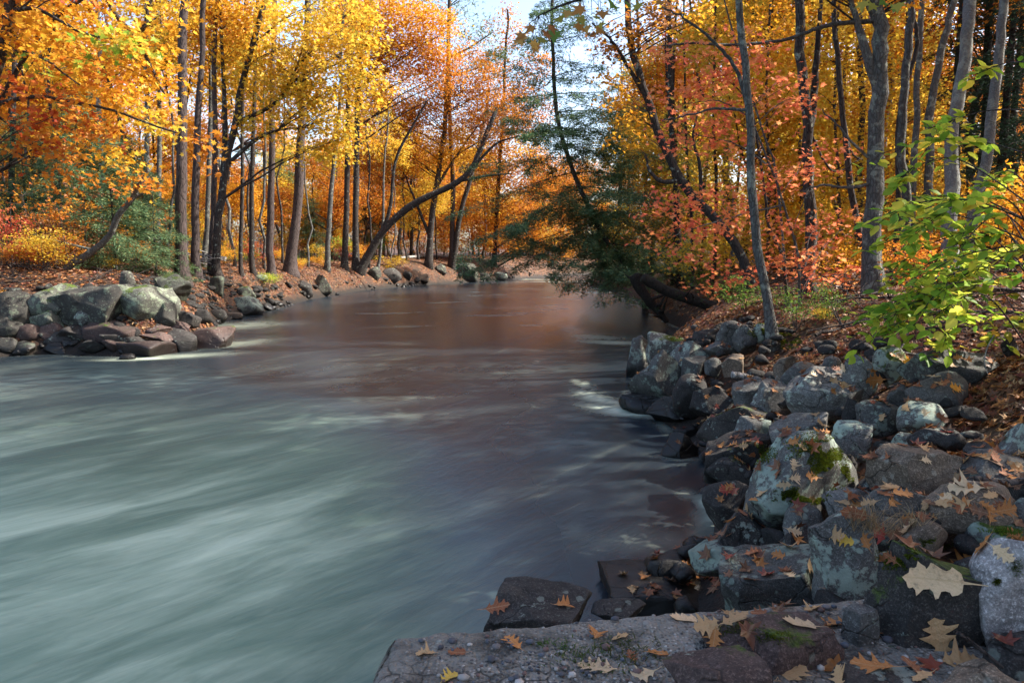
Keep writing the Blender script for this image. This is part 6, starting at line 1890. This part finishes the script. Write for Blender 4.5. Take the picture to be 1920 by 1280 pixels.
pleaf(1700, 974, 34, 'orange', 'orange leaf at the peak of the brown gabled rock', 0)
pleaf(1744, 970, 30, 'orange', 'reddish orange leaf between gabled rock and purplish boulder', 1)
pleaf(1586, 1012, 36, 'yellow', 'bright tan leaf in the dry grass tuft', 1, D_(150))
pleaf(1622, 1014, 36, 'orange', 'deep orange leaf standing in the dry grass tuft', 2, D_(80), tilt=.25)
pleaf(1672, 1046, 40, 'rust', 'folded russet leaf on the small pale rounded stone', 1, D_(70))
pleaf(1808, 1008, 46, 'rust', 'russet leaf below the broad purplish boulder', 2)
pleaf(1846, 1022, 60, 'orange', 'long amber leaf below the moss cushion', 3, D_(160))
pleaf(1880, 1036, 48, 'pale', 'pale leaf wedged beside the pale banded boulder', 2)
pleaf(1912, 1010, 48, 'orange', 'amber leaf pointing up by the moss cushion', 0, D_(60), tilt=.22)
pleaf(1905, 676, 38, 'yellow', 'pale yellow three-lobed maple leaf by the white twig', 'm', D_(80), name='maple_leaf')
pleaf(1792, 728, 32, 'bright', 'glowing orange leaf on the broad dark boulder', 0, D_(170))
pleaf(1706, 680, 34, 'bright', 'brightest orange oak sprig leaf beside the mossy green-grey boulder', 2, D_(90), tilt=.25)
pleaf(1690, 672, 26, 'tan', 'tan leaf touching the brightest orange leaf', 1)
pleaf(1848, 628, 44, 'bright', 'large orange maple leaf hanging above the white twig', 'm', D_(250), name='maple_leaf', tilt=.3)
pleaf(1768, 646, 18, 'bright', 'small bright orange leaf under the green sapling', 0)
pleaf(1838, 762, 26, 'red', 'pink red leaf standing out among brown litter', 'm', name='maple_leaf', tilt=.25)
pleaf(1508, 668, 26, 'bright', 'orange leaf above the rounded grey boulder with yellow green sprig', 0, tilt=.22)
pleaf(1582, 690, 20, 'pale', 'pale oak leaf between domed boulder and leaning tall slab', 0)
pleaf(1630, 700, 36, 'orange', 'orange-brown leaf lying down the back of the leaning tall slab', 3, D_(120))
pleaf(1640, 712, 40, 'orange', 'larger orange-brown leaf at the foot of the leaning tall slab', 2)
pleaf(1625, 748, 16, 'pale', 'small pale leaf at the foot of the great domed boulder', 0)
ROCKMARKS = [(1303, 687, 'pale squarish stone'), (1375, 681, 'brown end stone of the row'), (1304, 730, 'dark rock with red leaves'), (1370, 624, 'grey rocks by the slender leaning trunk'), (1406, 738, 'grey rock leaning on the slab-sided block'), (1447, 742, 'slab-sided block'), (1475, 680, 'brown mossy-capped rock'),
             (1545, 728, 'great domed boulder'), (1610, 700, 'leaning tall slab'), (1670, 680, 'mossy green-grey boulder'), (1695, 737, 'small pyramid-shaped rock'), (1652, 775, 'teal-grey block'), (1727, 778, 'teal oval rock'), (1762, 724, 'broad dark boulder'), (1782, 684, 'sunlit crested boulder'), (1908, 822, 'lichen-spotted boulder'), (1838, 842, 'low dark oval stone'),
             (1384, 790, 'flat-topped ledge rock'), (1500, 812, 'tall smooth-faced grey boulder'), (1518, 880, 'great mossy boulder'), (1602, 815, 'pale-topped rock'), (1385, 850, 'low flat mossy rock'), (1732, 874, 'smooth brown block'), (1598, 936, 'blue-grey rounded rock'), (1690, 942, 'grey boulder under the bare branch'), (1828, 946, 'broad purplish boulder'),
             (1878, 880, 'tilted grey slab'), (1732, 998, 'gabled brown rock'), (1586, 1000, 'upright slab'), (1450, 640, 'foot of the slender leaning trunk'), (1523, 600, 'foot of the twin-stemmed trunk'), (1640, 640, 'small flat stone under the sapling'), (1800, 650, 'drooping tips of the sapling'), (1560, 650, 'long dark stick')]
# the other leaves that lie loose on the bank
CN = ['tan', 'orange', 'rust', 'brown', 'red', 'pale']
n_ = 0
while n_ < 140:
    px, py = rngl.uniform(1300, 1915), rngl.uniform(640, 1010)
    d = Vector(ray(px, py)).normalized()
    loc, nor, i, dist = TREE_BVH.ray_cast(CAMV, d)
    if loc is None or loc[2] < 0.3 or nor[2] < 0.5: continue
    if loc[1] > 7.5: continue
    cn = rngl.choice(CN, p=[.2, .24, .26, .16, .06, .08])
    lm = min(ROCKMARKS, key=lambda q: ((q[0] - px) / 1.3) ** 2 + (q[1] - py) ** 2)
    dx, dy = px - lm[0], py - lm[1]
    rel = ('just above' if dy < 0 else 'just below') if abs(dy) * 1.4 > abs(dx) else ('on the bank side of' if dx > 0 else 'on the river side of')
    drop('oak_leaf', loc, nor, rngl.uniform(0.07, 0.12), BL[cn, rngl.randint(4)], f'{cn} oak leaf {rel} the {lm[2]}', 'loose oak leaves of the near bank', tilt=0.25)
    n_ += 1
same = {}
for o in COL.objects:
    if o.get('group') == 'loose oak leaves of the near bank':
        same.setdefault(o['label'], []).append(o)
for lb, lst in same.items():
    if len(lst) > 1:
        lst.sort(key=lambda o: o.location.y)
        for k, o in enumerate(lst):
            o['label'] = f'{RANK[min(k, 13)]} {lb}'
# the carpet of leaves nobody could count
def litter():
    rng = np.random.RandomState(31)
    pal = np.array([LC['tan'], LC['orange'], LC['rust'], LC['rust'], LC['brown'], LC['brown'], (0.14, 0.05, 0.025), (0.3, 0.07, 0.04), LC['orange']]) * 0.85
    def shape(P, N, size, kind):
        S, FS = _shape(kind)
        n = len(P)
        Nn = N + rng.normal(0, 0.28, (n, 3)); Nn /= np.linalg.norm(Nn, axis=1)[:, None]
        D = rng.normal(0, 1, (n, 3)); D -= (D * Nn).sum(1)[:, None] * Nn; D /= np.linalg.norm(D, axis=1)[:, None]
        X = np.cross(D, Nn)
        sz = (size * rng.uniform(.7, 1.3, n))[:, None, None]
        S = S.copy(); S[:, 2] = S[:, 2] * 1.6 + 0.12 * S[:, 0] ** 2; S[:, 1] -= .45
        cu = rng.uniform(-.3, .9, n)[:, None, None]
        Z = S[None, :, 2:3] + cu * (S[None, :, 0:1] ** 2 + 0.4 * (S[None, :, 1:2]) ** 2)
        V = P[:, None] + sz * (X[:, None] * S[None, :, 0:1] + D[:, None] * S[None, :, 1:2] + Nn[:, None] * Z) + Nn[:, None] * 0.008
        m = len(S)
        F = [(f[None] + (np.arange(n) * m)[:, None, None]).reshape(-1, f.shape[1]) for f in FS]
        c = pal[rng.randint(len(pal), size=n)] * rng.uniform(.5, 1.25, (n, 1)) * (0.8 if kind == 'kite' else 1.0)
        return V.reshape(-1, 3), F, np.repeat(np.clip(c, 0, .8), m, axis=0)
    mb = MB()
    # near bank: by dropping them from above on to rock and ground
    P, N = [], []
    while len(P) < 11000:
        x, y = rng.uniform(0.6, 10), rng.uniform(1.2, 15.5)
        if x > y * 0.8 + 1.2 or (y < 9 and x < 0.5): continue
        loc, nor, i, d = TREE_BVH.ray_cast(Vector((x, y, 6)), Vector((0, 0, -1)))
        if loc is None or loc[2] < 0.12 or nor[2] < 0.5: continue
        onrock = loc[2] > float(height(x, y)) + 0.05
        if onrock and rng.rand() < 0.88: continue
        P.append(loc[:]); N.append(nor[:])
    k = 0
    while k < 4500:
        x, y = rng.uniform(0.9, 5.0), rng.uniform(2.2, 9.5)
        loc, nor, i, d = TREE_BVH.ray_cast(Vector((x, y, 6)), Vector((0, 0, -1)))
        if loc is None or loc[2] < 0.15 or nor[2] < 0.5: continue
        if loc[2] > float(height(x, y)) + 0.02 and rng.rand() < 0.93: continue
        P.append(loc[:]); N.append(nor[:]); k += 1
    mb.add(*shape(np.array(P), np.array(N), 0.085, 'star'))
    def scatter(n, x0, x1, y0, y1, size, kind, dmin=0.25, dmax=60):
        x = rng.uniform(x0, x1, n); y = rng.uniform(0, 1, n) ** 1.4 * (y1 - y0) + y0
        d = shore_d(x, y)
        k = (d > dmin) & (d < dmax) & (np.abs(x) < 0.82 * y + 1.5)
        x, y = x[k], y[k]
        z = height(x, y); e = 0.1
        gx_, gy_ = (height(x + e, y) - z) / e, (height(x, y + e) - z) / e
        Nn = np.stack([-gx_, -gy_, np.ones_like(z)], -1); Nn /= np.linalg.norm(Nn, axis=1)[:, None]
        mb.add(*shape(np.stack([x, y, z], -1), Nn, size, kind))
    scatter(40000, 2, 26, 13, 38, 0.11, 'kite')
    scatter(95000, -32, -4, 15, 48, 0.115, 'kite')
    scatter(30000, -30, 8, 46, 84, 0.16, 'kite')
    o = link('fallen_leaves', mb.mesh('fallen_leaves', M_DRY, smooth=False))
    tag(o, 'carpet of brown, orange and red fallen leaves over both banks', 'leaf litter', kind='stuff')
litter()

# ================================================================== SMALL PLANTS AND GRIT ON THE LEDGE
def blades(name, label, cat, p, n, r, h, col, seed, wid=0.004, lean=0.5):
    rng = np.random.RandomState(seed)
    mb = MB()
    for k in range(n):
        a = np.array(p) + np.array((rng.normal(0, r), rng.normal(0, r * .7), -0.01))
        L = h * rng.uniform(.5, 1.2)
        d = np.array((rng.normal(0, lean), rng.normal(0, lean), 1.0)); d /= np.linalg.norm(d)
        s = np.cross(d, rng.normal(0, 1, 3)); s /= np.linalg.norm(s); s *= wid
        b = a + d * L * .6; c = b + (d + np.array((d[0], d[1], -0.5))) * L * .4
        mb.add(np.array([a - s, a + s, b + s * .8, b - s * .8, c]), [np.array([[0, 1, 2, 3]]), np.array([[3, 2, 4]])], np.array(col) * rng.uniform(.7, 1.3))
    o = link(name, mb.mesh(name, M_LEAF, smooth=False))
    tag(o, label, cat, kind='stuff')
def surf(px, py):
    loc, nor, i, d = TREE_BVH.ray_cast(CAMV, Vector(ray(px, py)).normalized())
    return loc
for i, (px, py, n, r, h, col, nm, lab, cat) in enumerate([
        (1022, 1206, 160, .018, .022, (.07, .14, .02), 'moss', 'bright green moss tuft in the middle of the concrete ledge', 'moss'),
        (1058, 1213, 160, .020, .020, (.06, .13, .02), 'moss', 'green moss tuft beside the first tuft on the ledge', 'moss'),
        (1100, 1232, 220, .07, .035, (.08, .12, .03), 'grass', 'thin short grass growing in grit on the concrete ledge', 'grass'),
        (1190, 1222, 200, .06, .035, (.09, .10, .035), 'grass', 'dry short grass next to the orange leaves on the ledge', 'grass'),
        (1882, 990, 500, .045, .022, (.09, .16, .015), 'moss', 'bright green moss cushion on the grey rock', 'moss'),
        (1632, 990, 130, .05, .20, (.30, .22, .12), 'grass', 'tuft of dry grass between the upright slab and the gabled rock', 'grass'),
        (1720, 985, 40, .03, .16, (.32, .25, .14), 'grass', 'few dry grass stalks beside the gabled rock', 'grass')]):
    q = surf(px, py)
    if q is not None:
        blades(nm, lab, cat, q, n, r, h, col, 500 + i, 0.0012 if h > .1 else 0.0022, 0.6)
def moss_patch(label, ells, n, h, seed):
    rng = np.random.RandomState(seed)
    mb = MB()
    for cx, cy, rx, ry in ells:
        cnt = 0
        for q in range(n * 3):
            u = rng.normal(0, .42, 2)
            if np.hypot(*u) > 1: continue
            if vnoise(np.array([[u[0] * 2.2, u[1] * 2.2, seed]]), 1.6, 9)[0] < -0.25: continue
            loc, nor, i, d = TREE_BVH.ray_cast(CAMV, Vector(ray(cx + u[0] * rx, cy + u[1] * ry)).normalized())
            if loc is None or nor[2] < 0.1: continue
            a = np.array(loc); N = np.array(nor)
            dd = N + rng.normal(0, .55, 3); dd /= np.linalg.norm(dd)
            s = np.cross(dd, rng.normal(0, 1, 3)); s /= np.linalg.norm(s) + 1e-9; s *= h * .28
            L = h * rng.uniform(.5, 1.3)
            g = np.array((.085, .125, .012)) * rng.uniform(.45, 1.5) + np.array((rng.uniform(0, .03), 0, 0))
            mb.add(np.array([a - s - N * .002, a + s - N * .002, a + dd * L]), [np.array([[0, 1, 2]])], g)
            cnt += 1
            if cnt >= n: break
    if mb.n:
        tag(link('moss', mb.mesh('moss', M_LEAF, smooth=False)), label, 'moss', kind='stuff')
moss_patch('bright green moss spread over the great mossy boulder', [(1535, 845, 70, 40), (1560, 880, 50, 40), (1500, 930, 60, 18)], 2600, 0.014, 1)
moss_patch('green moss on the low flat mossy rock above the water', [(1410, 850, 50, 22)], 1200, 0.013, 2)
moss_patch('moss along the ridge of the big near-black boulder', [(1690, 1045, 60, 26), (1740, 1020, 50, 14)], 1400, 0.008, 3)
moss_patch('dark moss on the reddish purple boulder', [(1380, 1180, 60, 22), (1450, 1195, 50, 16)], 900, 0.006, 4)
moss_patch('sunlit moss on the dark block at the back of the bank', [(1262, 632, 22, 8)], 500, 0.02, 5)
moss_patch('moss around the foot of the slender leaning trunk', [(1440, 625, 40, 22), (1470, 640, 40, 18)], 900, 0.03, 6)
moss_patch('small moss spots on the pale banded boulder', [(1905, 1062, 18, 22), (1870, 1090, 10, 8)], 500, 0.006, 7)
def grit():
    rng = np.random.RandomState(61)
    V0, F0 = ico(1)
    mb = MB()
    pal = [(0.05, 0.05, 0.06), (0.11, 0.10, 0.10), (0.2, 0.18, 0.16), (0.30, 0.28, 0.26), (0.12, 0.07, 0.06), (0.07, 0.08, 0.10)]
    k = 0
    while k < 900:
        u = rng.uniform(0.08, 2.0); v = rng.uniform(0.03, 1.2)
        if rng.rand() > 0.25 + 0.75 * np.exp(-((u - 0.6) ** 2) / 0.16 - ((v - .38) ** 2) / 0.03): continue
        p = LA + LUB * u + LUL * v
        s = rng.gamma(2.0, 0.0022) + 0.002
        V = V0 * s * np.array((rng.uniform(.8, 1.5), rng.uniform(.8, 1.3), rng.uniform(.5, .9))) * rng.uniform(.85, 1.15, (len(V0), 1))
        mb.add(V + np.array((p[0], p[1], LZ + 0.003)), [F0], np.array(pal[rng.randint(6)]) * rng.uniform(.8, 1.3))
        k += 1
    t = NT('grit')
    a = t.n('ShaderNodeAttribute', attribute_name='Col').outputs['Color']
    m = t.done(t.bsdf(a, 0.8).outputs[0])
    o = link('grit', mb.mesh('grit', m))
    tag(o, 'loose small pebbles and grit scattered on the concrete ledge', 'grit', kind='stuff')
grit()
